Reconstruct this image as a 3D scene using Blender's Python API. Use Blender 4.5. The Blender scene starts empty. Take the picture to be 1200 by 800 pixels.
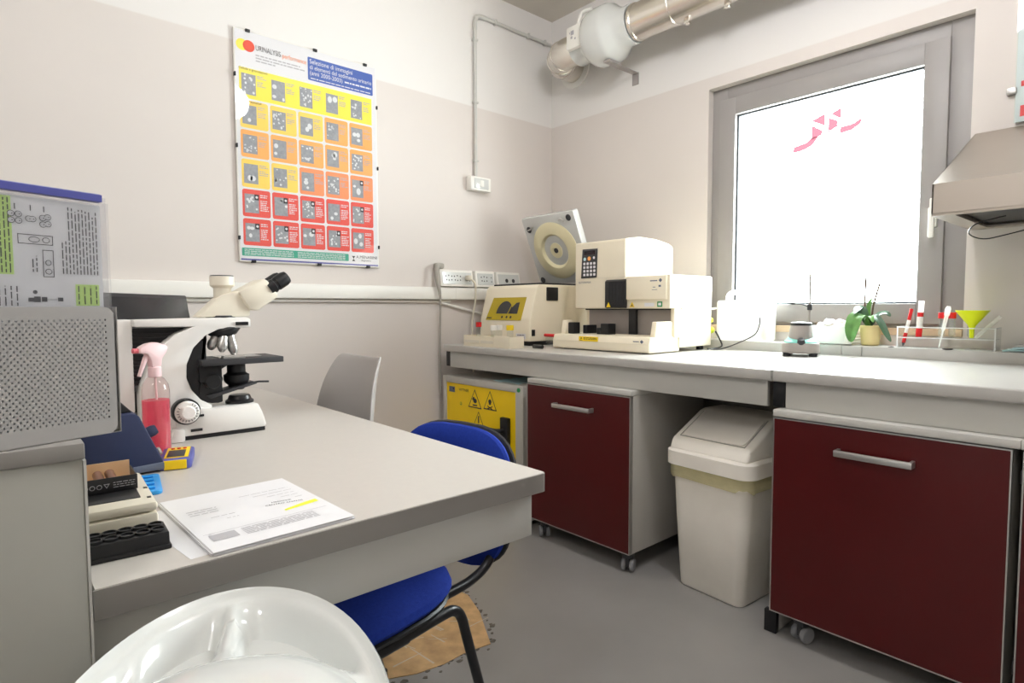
import bpy, bmesh, math, random
from math import sin, cos, pi, radians, sqrt, exp
from mathutils import Vector, Matrix
random.seed(7)
SC = bpy.context.scene
COL = SC.collection
XW, YW, ZC = 2.94, 2.92, 3.04            # window wall, poster wall, ceiling

# ---------------------------------------------------------------- materials
def lin(h):
    h = h.lstrip('#'); o = []
    for i in (0, 2, 4):
        c = int(h[i:i+2], 16)/255
        o.append(c/12.92 if c <= .04045 else ((c+.055)/1.055)**2.4)
    return (*o, 1)
def mat(name, hx, rough=.5, metal=0, var=.05, scale=6, bump=0, bscale=60, spec=.5, coat=0, trans=0, sub=0, emit=None, es=0, ior=1.45):
    m = bpy.data.materials.new(name); m.use_nodes = True
    nt = m.node_tree; N = nt.nodes; L = nt.links
    p = N['Principled BSDF']
    tc = N.new('ShaderNodeTexCoord'); no = N.new('ShaderNodeTexNoise')
    no.inputs['Scale'].default_value = scale; no.inputs['Detail'].default_value = 4
    L.new(tc.outputs['Object'], no.inputs['Vector'])
    r = N.new('ShaderNodeValToRGB'); c = lin(hx)
    r.color_ramp.elements[0].color = (*[v*(1-var) for v in c[:3]], 1)
    r.color_ramp.elements[1].color = (*[min(1, v*(1+var)) for v in c[:3]], 1)
    r.color_ramp.elements[0].position = .3; r.color_ramp.elements[1].position = .7
    L.new(no.outputs['Fac'], r.inputs['Fac']); L.new(r.outputs['Color'], p.inputs['Base Color'])
    p.inputs['Roughness'].default_value = rough; p.inputs['Metallic'].default_value = metal
    p.inputs['Specular IOR Level'].default_value = spec; p.inputs['Coat Weight'].default_value = coat
    p.inputs['Transmission Weight'].default_value = trans; p.inputs['IOR'].default_value = ior
    if sub:
        p.inputs['Subsurface Weight'].default_value = sub
        p.inputs['Subsurface Radius'].default_value = (.02, .02, .02)
    if emit:
        p.inputs['Emission Color'].default_value = lin(emit); p.inputs['Emission Strength'].default_value = es
    if bump:
        n2 = N.new('ShaderNodeTexNoise'); n2.inputs['Scale'].default_value = bscale; n2.inputs['Detail'].default_value = 5
        L.new(tc.outputs['Object'], n2.inputs['Vector'])
        b = N.new('ShaderNodeBump'); b.inputs['Strength'].default_value = bump; b.inputs['Distance'].default_value = .004
        L.new(n2.outputs['Fac'], b.inputs['Height']); L.new(b.outputs['Normal'], p.inputs['Normal'])
    return m
def clear(name, tint='#ffffff', refl=1.0, rough=.02, haze=0.0, hazecol='#ffffff', through=.5):
    """thin clear sheet: transparent with a fresnel reflection, optionally milky"""
    m = bpy.data.materials.new(name); m.use_nodes = True
    nt = m.node_tree; N = nt.nodes; L = nt.links; N.clear()
    out = N.new('ShaderNodeOutputMaterial')
    t = N.new('ShaderNodeBsdfTransparent'); t.inputs['Color'].default_value = lin(tint)
    g = N.new('ShaderNodeBsdfGlossy'); g.inputs['Roughness'].default_value = rough
    f = N.new('ShaderNodeFresnel'); f.inputs['IOR'].default_value = 1.45
    mu = N.new('ShaderNodeMath'); mu.operation = 'MULTIPLY'; mu.inputs[1].default_value = refl
    ge = N.new('ShaderNodeNewGeometry'); fr = N.new('ShaderNodeMath'); fr.operation = 'SUBTRACT'; fr.inputs[0].default_value = 1
    L.new(ge.outputs['Backfacing'], fr.inputs[1]); m2 = N.new('ShaderNodeMath'); m2.operation = 'MULTIPLY'
    L.new(f.outputs[0], m2.inputs[0]); L.new(fr.outputs[0], m2.inputs[1]); L.new(m2.outputs[0], mu.inputs[0])
    mx = N.new('ShaderNodeMixShader')
    L.new(mu.outputs[0], mx.inputs[0]); L.new(g.outputs[0], mx.inputs[2])
    if haze:
        d = N.new('ShaderNodeBsdfDiffuse'); d.inputs['Color'].default_value = lin(hazecol)
        tl = N.new('ShaderNodeBsdfTranslucent'); tl.inputs['Color'].default_value = lin(hazecol)
        no = N.new('ShaderNodeTexNoise'); no.inputs['Scale'].default_value = 9
        dm = N.new('ShaderNodeMixShader'); dm.inputs[0].default_value = through
        L.new(d.outputs[0], dm.inputs[1]); L.new(tl.outputs[0], dm.inputs[2])
        hm = N.new('ShaderNodeMixShader'); 
        mr = N.new('ShaderNodeMapRange'); mr.inputs['To Min'].default_value = haze*.85; mr.inputs['To Max'].default_value = min(1, haze*1.15)
        L.new(no.outputs['Fac'], mr.inputs['Value']); L.new(mr.outputs[0], hm.inputs[0])
        L.new(t.outputs[0], hm.inputs[1]); L.new(dm.outputs[0], hm.inputs[2]); L.new(hm.outputs[0], mx.inputs[1])
    else:
        L.new(t.outputs[0], mx.inputs[1])
    L.new(mx.outputs[0], out.inputs['Surface'])
    return m
def wall_mat(name, lower, upper, zline):
    m = mat(name, lower, rough=.85, var=.02, scale=1.5, bump=.06, bscale=90, spec=.2)
    nt = m.node_tree; N = nt.nodes; L = nt.links; p = N['Principled BSDF']
    src = p.inputs['Base Color'].links[0].from_socket
    g = N.new('ShaderNodeNewGeometry'); s = N.new('ShaderNodeSeparateXYZ'); L.new(g.outputs['Position'], s.inputs[0])
    c = N.new('ShaderNodeMapRange'); c.inputs['From Min'].default_value = zline-.004; c.inputs['From Max'].default_value = zline+.004
    L.new(s.outputs['Z'], c.inputs['Value'])
    mx = N.new('ShaderNodeMix'); mx.data_type = 'RGBA'
    L.new(c.outputs[0], mx.inputs['Factor']); L.new(src, mx.inputs['A']); mx.inputs['B'].default_value = lin(upper)
    L.new(mx.outputs['Result'], p.inputs['Base Color'])
    return m
def mesh_metal(name, hx):
    """sheet metal punched with a staggered grid of round holes (real see-through holes)"""
    m = bpy.data.materials.new(name); m.use_nodes = True
    nt = m.node_tree; N = nt.nodes; L = nt.links; p = N['Principled BSDF']
    p.inputs['Base Color'].default_value = lin(hx); p.inputs['Metallic'].default_value = .1; p.inputs['Roughness'].default_value = .5
    tc = N.new('ShaderNodeTexCoord'); sp = N.new('ShaderNodeSeparateXYZ'); L.new(tc.outputs['Object'], sp.inputs[0])
    def math_(op, a, b=None):
        n = N.new('ShaderNodeMath'); n.operation = op
        for i, v in enumerate((a, b)):
            if v is None: continue
            if isinstance(v, (int, float)): n.inputs[i].default_value = v
            else: L.new(v, n.inputs[i])
        return n.outputs[0]
    k = 2*pi/.0066
    a = math_('SINE', math_('MULTIPLY', sp.outputs['X'], k)); b = math_('SINE', math_('MULTIPLY', sp.outputs['Z'], k*.8))
    hole = math_('GREATER_THAN', math_('MULTIPLY', a, b), .5)
    # keep a solid border
    inx = math_('LESS_THAN', math_('ABSOLUTE', math_('ADD', sp.outputs['X'], .150)), .137)
    inz = math_('LESS_THAN', math_('ABSOLUTE', math_('ADD', sp.outputs['Z'], -.089)), .068)
    fac = math_('MULTIPLY', hole, math_('MULTIPLY', inx, inz))
    t = N.new('ShaderNodeBsdfTransparent'); mx = N.new('ShaderNodeMixShader')
    L.new(fac, mx.inputs[0]); L.new(p.outputs[0], mx.inputs[1]); L.new(t.outputs[0], mx.inputs[2])
    L.new(mx.outputs[0], N['Material Output'].inputs['Surface'])
    return m
def bare_subfloor_mat():  # bare brown subfloor where the vinyl is torn
    m = mat('exposed_subfloor', '#c6a376', rough=.8, var=.25, scale=14, bump=.6, bscale=40)
    return m
M = {}
M['wallA'] = wall_mat('wall_paint', '#dbd4cf', '#e6e3e0', 2.335)
M['ceil'] = mat('ceiling_paint', '#d8d2c8', rough=.9, var=.02, spec=.2)
M['floor'] = mat('grey_vinyl_floor', '#92908e', rough=.38, var=.08, scale=2.2, bump=.04, bscale=30)
M['patch'] = bare_subfloor_mat()
M['glue_pale'] = mat('pale_glue_streak', '#c9bda6', rough=.7)
M['glue'] = mat('torn_vinyl_edge', '#6d675f', rough=.9, var=.3, scale=40)
M['winframe'] = mat('grey_window_paint', '#9a9694', rough=.45, var=.02)
M['seal'] = mat('window_gasket', '#3b3f44', rough=.6)
M['white'] = mat('white_plastic', '#eeece6', rough=.4, var=.02)
M['gloss_white'] = mat('glossy_white_plastic', '#d3d5d3', rough=.16, var=.015, coat=.3)
M['sill'] = mat('beige_sill', '#d8bf9f', rough=.5, var=.06)
M['lam'] = mat('pale_laminate', '#b9b7b3', rough=.32, var=.02, scale=30)
M['desklam'] = mat('desk_laminate', '#c3beb8', rough=.36, var=.015, scale=60)
M['greyedge'] = mat('grey_edge_band', '#8c8884', rough=.5, var=.03)
M['apron'] = mat('light_grey_panel', '#c9c8c3', rough=.45, var=.02)
M['lowgrey'] = mat('low_cabinet_grey', '#a5a49c', rough=.5, var=.02)
M['cabgrey'] = mat('cabinet_grey', '#b9b6b0', rough=.5, var=.02)
M['red'] = mat('dark_red_laminate', '#4e0a0c', rough=.34, var=.06, scale=3)
M['alu'] = mat('brushed_aluminium', '#c9c7c4', rough=.3, metal=.8, var=.03)
M['steel'] = mat('stainless_steel', '#e4ded6', rough=.27, metal=1, var=.05, scale=3)
M['brushed'] = mat('brushed_hood_steel', '#b9b0a6', rough=.38, metal=.9, var=.06, scale=2)
M['black'] = mat('black_plastic', '#17171a', rough=.45, var=.1)
M['softblack'] = mat('satin_black', '#232325', rough=.35, var=.08)
M['dark'] = mat('dark_grey_plastic', '#3a3a3d', rough=.5, var=.08)
M['rubber'] = mat('grey_caster_rubber', '#8f8f92', rough=.6)
M['cream'] = mat('cream_casing', '#ece3cd', rough=.45, var=.02)
M['mcream'] = mat('microscope_cream_enamel', '#ece5d4', rough=.35, var=.015)
M['cream2'] = mat('ivory_lid_plastic', '#e6deb9', rough=.5, var=.03)
M['ivory'] = mat('ivory_metal', '#dcd5c4', rough=.4, var=.03)
M['mwhite'] = mat('microscope_enamel', '#efede9', rough=.28, var=.015, coat=.3)
M['binw'] = mat('off_white_bin_plastic', '#f3eee5', rough=.45, var=.04)
M['bag'] = clear('thin_yellowish_bag', '#f2efdb', refl=.8, rough=.25, haze=.6, hazecol='#e4dfbb')
M['blue'] = mat('blue_fabric', '#20399a', rough=.85, var=.1, scale=120, bump=.25, bscale=400, spec=.2)
M['greyshell'] = mat('grey_chair_plastic', '#b5b1af', rough=.42, var=.02)
M['yellow'] = mat('safety_yellow', '#fbd410', rough=.4, var=.03)
M['safegrey'] = mat('safety_cabinet_grey', '#bdbab3', rough=.45, var=.02)
M['navy'] = mat('navy_casing', '#28304f', rough=.5, var=.05)
M['bluegrey'] = mat('blue_grey_plastic', '#5e6678', rough=.5)
M['slideblue'] = mat('blue_slide_bar', '#5458a3', rough=.4)
M['paper'] = mat('white_paper', '#e3e2e5', rough=.8, var=.01)
M['paper2'] = mat('loose_paper', '#dcdcdf', rough=.8, var=.02)
M['page'] = clear('printed_page_paper', '#ffffff', refl=.1, rough=.6, haze=.97, hazecol='#f4f4f6', through=.3)
M['ink'] = mat('black_ink', '#3c3a3e', rough=.8)
M['inkgrey'] = mat('grey_ink', '#b4b2b6', rough=.8)
M['hi_y'] = mat('yellow_highlighter', '#eef04a', rough=.8)
M['hi_g2'] = clear('green_highlighted_paper', '#ffffff', refl=.1, rough=.6, haze=.97, hazecol='#d4f492', through=.3)
M['hi_g'] = mat('green_highlighter', '#c8f07a', rough=.8)
M['sleeve'] = clear('clear_plastic_sleeve', '#fafafb', refl=.6, rough=.12, haze=.10, hazecol='#f4f5f6', through=.7)
M['glass'] = clear('window_glass', '#fbfffe', refl=1)
M['poster_glass'] = clear('poster_glass', '#ffffff', refl=1, rough=.03)
M['clearpl'] = clear('clear_acrylic', '#fafcfc', refl=1.2, rough=.05, haze=.04)
M['edgepl'] = clear('bright_acrylic_edge', '#ffffff', refl=1, rough=.1, haze=.85, hazecol='#fdfdfd', through=.6)
M['bottle'] = clear('clear_bottle_plastic', '#f6efee', refl=1.3, rough=.05, haze=.08, hazecol='#f6e8e8')
M['pink'] = clear('pink_liquid', '#ffa8b6', refl=.5, rough=.02, haze=.5, hazecol='#fb7896', through=.6)
M['pinktop'] = mat('pale_pink_spray_plastic', '#f3d3d5', rough=.35, var=.03)
M['pinknoz'] = mat('deep_pink_nozzle', '#e2707c', rough=.4)
M['milky'] = clear('milky_canister_plastic', '#ffffff', refl=.8, rough=.2, haze=.8, hazecol='#fbfbf8', through=.75)
M['red2'] = mat('bright_red_plastic', '#d01c22', rough=.35)
M['green'] = mat('green_plastic', '#1d8a4a', rough=.4)
M['teal'] = mat('teal_plastic', '#8fe0d2', rough=.4)
M['vgrey'] = mat('warm_grey_plastic', '#9b948f', rough=.5)
M['leaf'] = mat('leaf_green', '#5b8a45', rough=.4, var=.3, scale=25)
M['leaf2'] = mat('dark_leaf', '#4a6a52', rough=.4, var=.25, scale=25)
M['stem'] = mat('dry_brown_stem', '#5d4a3c', rough=.8)
M['pot'] = mat('cream_plant_pot', '#e2cf96', rough=.5)
M['bark'] = mat('bark_chips', '#4a372c', rough=.95, var=.4, scale=60, bump=.8)
M['limeyel'] = mat('lime_yellow_plastic', '#e6f21a', rough=.35, sub=.3)
M['cotton'] = mat('cotton_wool', '#f6f1ee', rough=1, var=.03, bump=.8, bscale=50)
M['cyan'] = mat('pale_blue_cloth', '#bfe0e4', rough=.9)
M['skyblue'] = mat('bright_blue_plastic', '#2f93d6', rough=.35)
M['card'] = mat('battery_pack_card', '#d9b48c', rough=.8, var=.08)
M['copper'] = mat('copper_battery_wrap', '#8a5f49', rough=.3, metal=.7)
M['darkgrey'] = mat('grey_sample_print', '#9a9ca1', rough=.7, var=.12, scale=90)
M['speck'] = mat('pale_speck_print', '#dfe0e2', rough=.7)
M['py'] = mat('poster_yellow', '#f6e555', rough=.7, var=.01)
M['pyo'] = mat('poster_amber', '#fbd566', rough=.7, var=.01)
M['po'] = mat('poster_orange', '#f9b066', rough=.7, var=.01)
M['por'] = mat('poster_coral', '#f49766', rough=.7, var=.01)
M['pr'] = mat('poster_red', '#e65a50', rough=.7, var=.01)
M['pb'] = mat('poster_blue', '#4663b0', rough=.7, var=.01)
M['pg'] = mat('poster_green', '#46a88c', rough=.7, var=.01)
M['pred2'] = mat('poster_logo_red', '#e2492f', rough=.7)
M['warnyel'] = mat('warning_label_yellow', '#f5d321', rough=.5)
M['display'] = mat('olive_display_foil', '#b8a21f', rough=.35, var=.03)
M['greymetal'] = mat('grey_sheet_metal', '#a09a97', rough=.45, metal=.2, var=.08)
M['cable'] = mat('grey_cable', '#a8a39b', rough=.6)
M['screen'] = mat('dark_screen', '#1c1c1f', rough=.25, var=.05)
M['sticker'] = clear('red_window_film', '#ffffff', refl=.3)
M['sticker'].node_tree.nodes['Transparent BSDF'].inputs['Color'].default_value = (.046, .014, .018, 1)
M['globe'] = mat('lit_globe', '#ffffff', rough=.6, emit='#fcfcff', es=66)
M['globe_dim'] = mat('dim_lit_globe', '#ffffff', rough=.6, emit='#fcfcff', es=46)  # weaker globe added as fill light, out of view

# ---------------------------------------------------------------- mesh builder
def world_of(o):
    m = o.matrix_basis.copy()
    while o.parent:
        o = o.parent; m = o.matrix_basis @ m
    return m
class B:
    def __init__(s): s.bm = bmesh.new(); s.m = 0; s.T = None
    def _add(s, t, T=None):
        for f in t.faces: f.material_index = s.m
        if T is not None: t.transform(T)
        if s.T is not None: t.transform(s.T)
        me = bpy.data.meshes.new('t'); t.to_mesh(me); t.free(); s.bm.from_mesh(me); bpy.data.meshes.remove(me); return s
    def box(s, x0, x1, y0, y1, z0, z1, bev=0, seg=2, T=None, edges=None):
        t = bmesh.new(); bmesh.ops.create_cube(t, size=1)
        t.transform(Matrix.Translation(((x0+x1)/2, (y0+y1)/2, (z0+z1)/2)) @ Matrix.Diagonal((abs(x1-x0), abs(y1-y0), abs(z1-z0), 1)))
        if bev:
            es = list(t.edges) if edges is None else [e for e in t.edges if edges((e.verts[0].co+e.verts[1].co)/2, (e.verts[1].co-e.verts[0].co).normalized())]
            bmesh.ops.bevel(t, geom=es, offset=bev, segments=seg, affect='EDGES', profile=.5)
        return s._add(t, T)
    def prism(s, poly, axis, a0, a1, bev=0, seg=2, T=None):
        """poly: 2-D outline in the plane of the two other axes (x,y | x,z | y,z)"""
        t = bmesh.new()
        def P(u, v, w): return {'x': (w, u, v), 'y': (u, w, v), 'z': (u, v, w)}[axis]
        lo = [t.verts.new(P(u, v, a0)) for u, v in poly]; hi = [t.verts.new(P(u, v, a1)) for u, v in poly]
        n = len(poly); t.faces.new(lo); t.faces.new(hi)
        for i in range(n): t.faces.new((lo[i], lo[(i+1) % n], hi[(i+1) % n], hi[i]))
        bmesh.ops.recalc_face_normals(t, faces=t.faces)
        if bev: bmesh.ops.bevel(t, geom=list(t.edges), offset=bev, segments=seg, affect='EDGES', profile=.5)
        return s._add(t, T)
    def lathe(s, prof, at=(0, 0, 0), axis=(0, 0, 1), seg=28, T=None, scale=(1, 1)):
        t = bmesh.new(); rings = []
        for r, h in prof:
            if r < 1e-6: rings.append([t.verts.new((0, 0, h))])
            else: rings.append([t.verts.new((r*scale[0]*cos(2*pi*i/seg), r*scale[1]*sin(2*pi*i/seg), h)) for i in range(seg)])
        for a, b in zip(rings, rings[1:]):
            for i in range(seg):
                j = (i+1) % seg
                if len(a) == 1 and len(b) == 1: continue
                if len(a) == 1: t.faces.new((a[0], b[i], b[j]))
                elif len(b) == 1: t.faces.new((a[i], a[j], b[0]))
                else: t.faces.new((a[i], a[j], b[j], b[i]))
        bmesh.ops.recalc_face_normals(t, faces=t.faces)
        q = Vector((0, 0, 1)).rotation_difference(Vector(axis).normalized()).to_matrix().to_4x4()
        t.transform(Matrix.Translation(at) @ q)
        return s._add(t, T)
    def cyl(s, p0, p1, r0, r1=None, seg=24, bev=0):
        r1 = r0 if r1 is None else r1
        p0, p1 = Vector(p0), Vector(p1); h = (p1-p0).length
        if bev: pr = [(0, 0), (r0-bev, 0), (r0, bev), (r1, h-bev), (r1-bev, h), (0, h)]
        else: pr = [(0, 0), (r0, 0), (r1, h), (0, h)]
        return s.lathe(pr, p0, p1-p0, seg)
    def tube(s, pts, r, seg=10, sub=6, closed=False):
        pts = [Vector(p) for p in pts]
        if sub > 1 and len(pts) > 2:
            q = []; n = len(pts)
            for i in range(n-1):
                a, b, c, d = pts[max(i-1, 0)], pts[i], pts[i+1], pts[min(i+2, n-1)]
                for k in range(sub):
                    u = k/sub
                    q.append(.5*((2*b)+(c-a)*u+(2*a-5*b+4*c-d)*u*u+(3*b-a-3*c+d)*u**3))
            q.append(pts[-1]); pts = q
        t = bmesh.new(); rings = []; up = None
        for i, p in enumerate(pts):
            d = (pts[min(i+1, len(pts)-1)]-pts[max(i-1, 0)]).normalized()
            if up is None: up = Vector((0, 0, 1)) if abs(d.z) < .9 else Vector((1, 0, 0))
            u = (up-d*up.dot(d)).normalized(); v = d.cross(u); up = u
            rr = r(i/(len(pts)-1)) if callable(r) else r
            rings.append([t.verts.new(p+rr*(cos(2*pi*k/seg)*u+sin(2*pi*k/seg)*v)) for k in range(seg)])
        for a, b in zip(rings, rings[1:]):
            for k in range(seg): t.faces.new((a[k], a[(k+1) % seg], b[(k+1) % seg], b[k]))
        t.faces.new(rings[0]); t.faces.new(rings[-1])
        bmesh.ops.recalc_face_normals(t, faces=t.faces)
        return s._add(t)
    def ball(s, c, r, sc=(1, 1, 1), seg=16, jitter=0):
        t = bmesh.new(); bmesh.ops.create_uvsphere(t, u_segments=seg, v_segments=max(6, seg//2), radius=r)
        if jitter:
            for v in t.verts: v.co *= 1+random.uniform(-jitter, jitter)
        t.transform(Matrix.Translation(c) @ Matrix.Diagonal((*sc, 1)))
        return s._add(t)
    def face(s, pts):
        t = bmesh.new(); t.faces.new([t.verts.new(p) for p in pts]); return s._add(t)
    def grid(s, rows, close_v=False, thick=0):
        """rows of equal-length point lists -> surface; thick>0 gives it a back side"""
        t = bmesh.new(); V = [[t.verts.new(p) for p in r] for r in rows]
        n = len(V[0])
        for a, b in zip(V, V[1:]):
            for k in range(n if close_v else n-1): t.faces.new((a[k], a[(k+1) % n], b[(k+1) % n], b[k]))
        bmesh.ops.recalc_face_normals(t, faces=t.faces)
        if thick: bmesh.ops.solidify(t, geom=list(t.faces), thickness=thick)
        return s._add(t)
    def loft(s, rings):
        t = bmesh.new(); V = [[t.verts.new(p) for p in r] for r in rings]; n = len(V[0])
        for a, b in zip(V, V[1:]):
            for k in range(n): t.faces.new((a[k], a[(k+1) % n], b[(k+1) % n], b[k]))
        t.faces.new(V[0]); t.faces.new(V[-1])
        bmesh.ops.recalc_face_normals(t, faces=t.faces)
        return s._add(t)
    def text(s, st, size, O, U, W, align='LEFT', depth=0, width=None):
        """lettering: O origin, U reading direction, W up direction of the letters"""
        c = bpy.data.curves.new('t', 'FONT'); c.body = st; c.size = size; c.align_x = align; c.extrude = depth
        o = bpy.data.objects.new('t', c); me = bpy.data.meshes.new_from_object(o)
        t = bmesh.new(); t.from_mesh(me)
        bpy.data.objects.remove(o); bpy.data.curves.remove(c); bpy.data.meshes.remove(me)
        if width and t.verts:
            k = width/max(v.co.x for v in t.verts)
            for v in t.verts: v.co.x *= k
        U = Vector(U).normalized(); W = Vector(W).normalized(); Nn = U.cross(W)
        X = Matrix((U, W, Nn)).transposed().to_4x4(); X.translation = Vector(O)
        return s._add(t, X)
    def rects(s, O, U, W, lst):
        """flat marks (u0,u1,v0,v1) on the plane O + u*U + v*W"""
        O, U, W = Vector(O), Vector(U), Vector(W); t = bmesh.new()
        for a, b, c, d in lst:
            t.faces.new([t.verts.new(O+U*p+W*q) for p, q in ((a, c), (b, c), (b, d), (a, d))])
        return s._add(t)
    def poly(s, O, U, W, pts):
        O, U, W = Vector(O), Vector(U), Vector(W)
        return s.face([O+U*p+W*q for p, q in pts])
    def disc(s, O, U, W, c, r, n=20, ry=None):
        ry = ry or r
        return s.poly(O, U, W, [(c[0]+r*cos(2*pi*i/n), c[1]+ry*sin(2*pi*i/n)) for i in range(n)])
    def build(s, name, m, parent=None, local=False, sharp=32):
        bm = s.bm
        if parent is not None and not local: bm.transform(world_of(parent).inverted())
        loc = None
        if parent is None and bm.verts:
            xs = [v.co for v in bm.verts]
            loc = Vector(((min(v.x for v in xs)+max(v.x for v in xs))/2, (min(v.y for v in xs)+max(v.y for v in xs))/2, min(v.z for v in xs)))
            bm.transform(Matrix.Translation(-loc))
        for f in bm.faces: f.smooth = True
        for e in bm.edges:
            if len(e.link_faces) == 2 and e.calc_face_angle(0) > radians(sharp): e.smooth = False
        me = bpy.data.meshes.new(name); bm.to_mesh(me); bm.free()
        for k in (m if isinstance(m, (list, tuple)) else [m]): me.materials.append(M[k] if isinstance(k, str) else k)
        o = bpy.data.objects.new(name, me); COL.objects.link(o)
        if loc is not None: o.location = loc
        if parent is not None: o.parent = parent
        return o
def tag(o, label, cat, group=None):
    o['label'] = label; o['category'] = cat
    if group: o['group'] = group
    return o
def thing(name, label, cat, loc=(0, 0, 0), rz=0, group=None):
    o = bpy.data.objects.new(name, None); COL.objects.link(o)
    o.location = loc; o.rotation_euler = (0, 0, rz); o.empty_display_size = .1
    return tag(o, label, cat, group)
def struct(o): o['kind'] = 'structure'; return o
def lab(o, l): o['label'] = l; return o
def rrect(x0, x1, y0, y1, r, n=5):
    out = []
    for cx, cy, a in ((x1-r, y1-r, 0), (x0+r, y1-r, 90), (x0+r, y0+r, 180), (x1-r, y0+r, 270)):
        for i in range(n+1):
            t = radians(a+90*i/n); out.append((cx+r*cos(t), cy+r*sin(t)))
    return out
def ss(x, a, b):
    t = min(1, max(0, (x-a)/(b-a))); return t*t*(3-2*t)
def dashes(rnd, u0, u1, v, h, word=.012, gap=.003):
    """a line of illegible words as small bars"""
    out = []; u = u0
    while u < u1:
        w = word*rnd.uniform(.4, 1.5); out.append((u, min(u+w, u1), v, v+h)); u += w+gap
    return out
EX, EY, EZ = (1, 0, 0), (0, 1, 0), (0, 0, 1)

# ================================================================ ROOM
X0, Y0 = -1.7, -2.4
struct(B().box(X0-.1, XW+.3, Y0-.1, YW+.1, -.12, 0).build('floor', 'floor'))
struct(B().box(X0-.1, XW+.3, Y0-.1, YW+.1, ZC, ZC+.12).build('ceiling', 'ceil'))
struct(B().box(X0-.1, XW+.3, YW, YW+.1, 0, ZC).build('wall_back', 'wallA'))
struct(B().box(X0-.1, X0, Y0-.1, YW, 0, ZC).build('wall_left', 'wallA'))
struct(B().box(X0, XW+.3, Y0-.1, Y0, 0, ZC).build('wall_front', 'wallA'))
wy0, wy1, wz0, wz1 = .59, 1.736, 1.018, 2.273
b = B()
b.box(XW, XW+.3, Y0, wy0, 0, ZC).box(XW, XW+.3, wy1, YW, 0, ZC).box(XW, XW+.3, wy0, wy1, 0, wz0-.03).box(XW, XW+.3, wy0, wy1, wz1, ZC)
struct(b.build('wall_right', 'wallA'))
struct(B().box(XW-.012, XW+.3, wy0, wy1, wz0-.03, wz0, .003).build('trim_1', 'sill'))
# window: outer frame, sash, pane, handle
win = bpy.data.objects.new('window_1', None); COL.objects.link(win); win.location = (XW+.04, (wy0+wy1)/2, wz0); struct(win)
def ring(b, x0, x1, ya, yb, za, zb, w, wb=None, wt=None, wl=None, wr=None, bev=.003):
    wb = wb or w; wt = wt or w; wl = wl or w; wr = wr or w
    b.box(x0, x1, ya, ya+wr, za, zb, bev).box(x0, x1, yb-wl, yb, za, zb, bev)
    b.box(x0, x1, ya+wr, yb-wl, za, za+wb, bev).box(x0, x1, ya+wr, yb-wl, zb-wt, zb, bev)
b = B(); ring(b, XW+.045, XW+.115, wy0, wy1, wz0, wz1, .085, wb=.04); b.build('window_frame', 'winframe', win)
b = B(); ring(b, XW+.025, XW+.10, .673, 1.685, 1.036, 2.205, .088); sash = b.build('sash', 'winframe', win)
b = B(); ring(b, XW+.050, XW+.062, .757, 1.601, 1.120, 2.121, .012, bev=0); b.build('gasket', 'seal', sash)
pane = B().box(XW+.066, XW+.070, .757, 1.601, 1.120, 2.121).build('pane', 'glass', sash)
b = B(); b.box(XW+.008, XW+.026, .694, .722, 1.44, 1.56, .004).box(XW-.012, XW+.008, .698, .718, 1.50, 1.52, .003).box(XW-.022, XW-.008, .697, .719, 1.395, 1.52, .005)
b.build('window_handle', 'white', sash)
# faint red sign stuck on the outside of the pane (bars, arc and swoosh)
b = B(); O = (XW+.073, 1.175, 1.965); U = (0, -.62, 0); ZS = (0, 0, .62)
for pts in ([(-.072, .060), (.0, .085), (.0, .02), (-.028, .036)], [(-.075, .015), (-.02, -.028), (-.02, -.05), (-.075, -.066)],
            [(.045, .045), (.092, .018), (.092, -.01), (.045, -.034)], [(.066, .083), (.118, .108), (.118, .048)]):
    mx_, mz_ = sum(p[0] for p in pts)/len(pts), sum(p[1] for p in pts)/len(pts)
    b.poly(O, U, ZS, [(mx_+(p-mx_)*1.45, mz_+(q-mz_)*1.45) for p, q in pts])
b.poly(O, U, ZS, [(-.22, -.108), (-.13, -.094), (-.085, -.062), (-.03, -.06), (-.08, -.124), (-.15, -.150), (-.23, -.156)])
b.poly(O, U, ZS, [(.12, -.028), (.2, -.022), (.275, .012), (.26, -.034), (.2, -.070), (.12, -.076)])
arc = [(.06+.24*cos(a), .01+.125*sin(a)) for a in [radians(25+130*i/16) for i in range(17)]]
for p, q in zip(arc, arc[1:]): b.poly(O, U, ZS, [p, q, (q[0], q[1]+.011), (p[0], p[1]+.011)])
lab(b.build('glass_sign', 'sticker', sash), 'faint red sign on the pane')

# torn patch in the vinyl floor
b = B()
pr = [(.80, 1.56), (.93, 1.50), (1.02, 1.485), (1.10, 1.49), (1.20, 1.475), (1.245, 1.56), (1.30, 1.66), (1.345, 1.79), (1.335, 1.90), (1.24, 1.95), (1.1, 1.96), (.95, 1.86), (.83, 1.72)]
b.prism(pr, 'z', .0002, .0022)
b.m = 1; rnd = random.Random(8)
for k in range(16):
    x, y, a, l_ = rnd.uniform(.92, 1.25), rnd.uniform(1.56, 1.85), rnd.choice((.2, 1.75, 1.7, 2.6))+rnd.uniform(-.15, .15), rnd.uniform(.04, .14)
    u_ = Vector((cos(a), sin(a), 0)); v_ = Vector((-sin(a), cos(a), 0))*rnd.uniform(.0015, .004)
    c = Vector((x, y, .0024)); b.face([c-u_*l_/2-v_, c+u_*l_/2-v_*.4, c+u_*l_/2+v_*.4, c-u_*l_/2+v_])
t = tag(b.build('floor_patch', ['patch', 'glue_pale']), 'torn patch of bare brown subfloor in the grey vinyl behind the blue chair', 'floor damage')
b = B(); rnd = random.Random(3)
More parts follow.
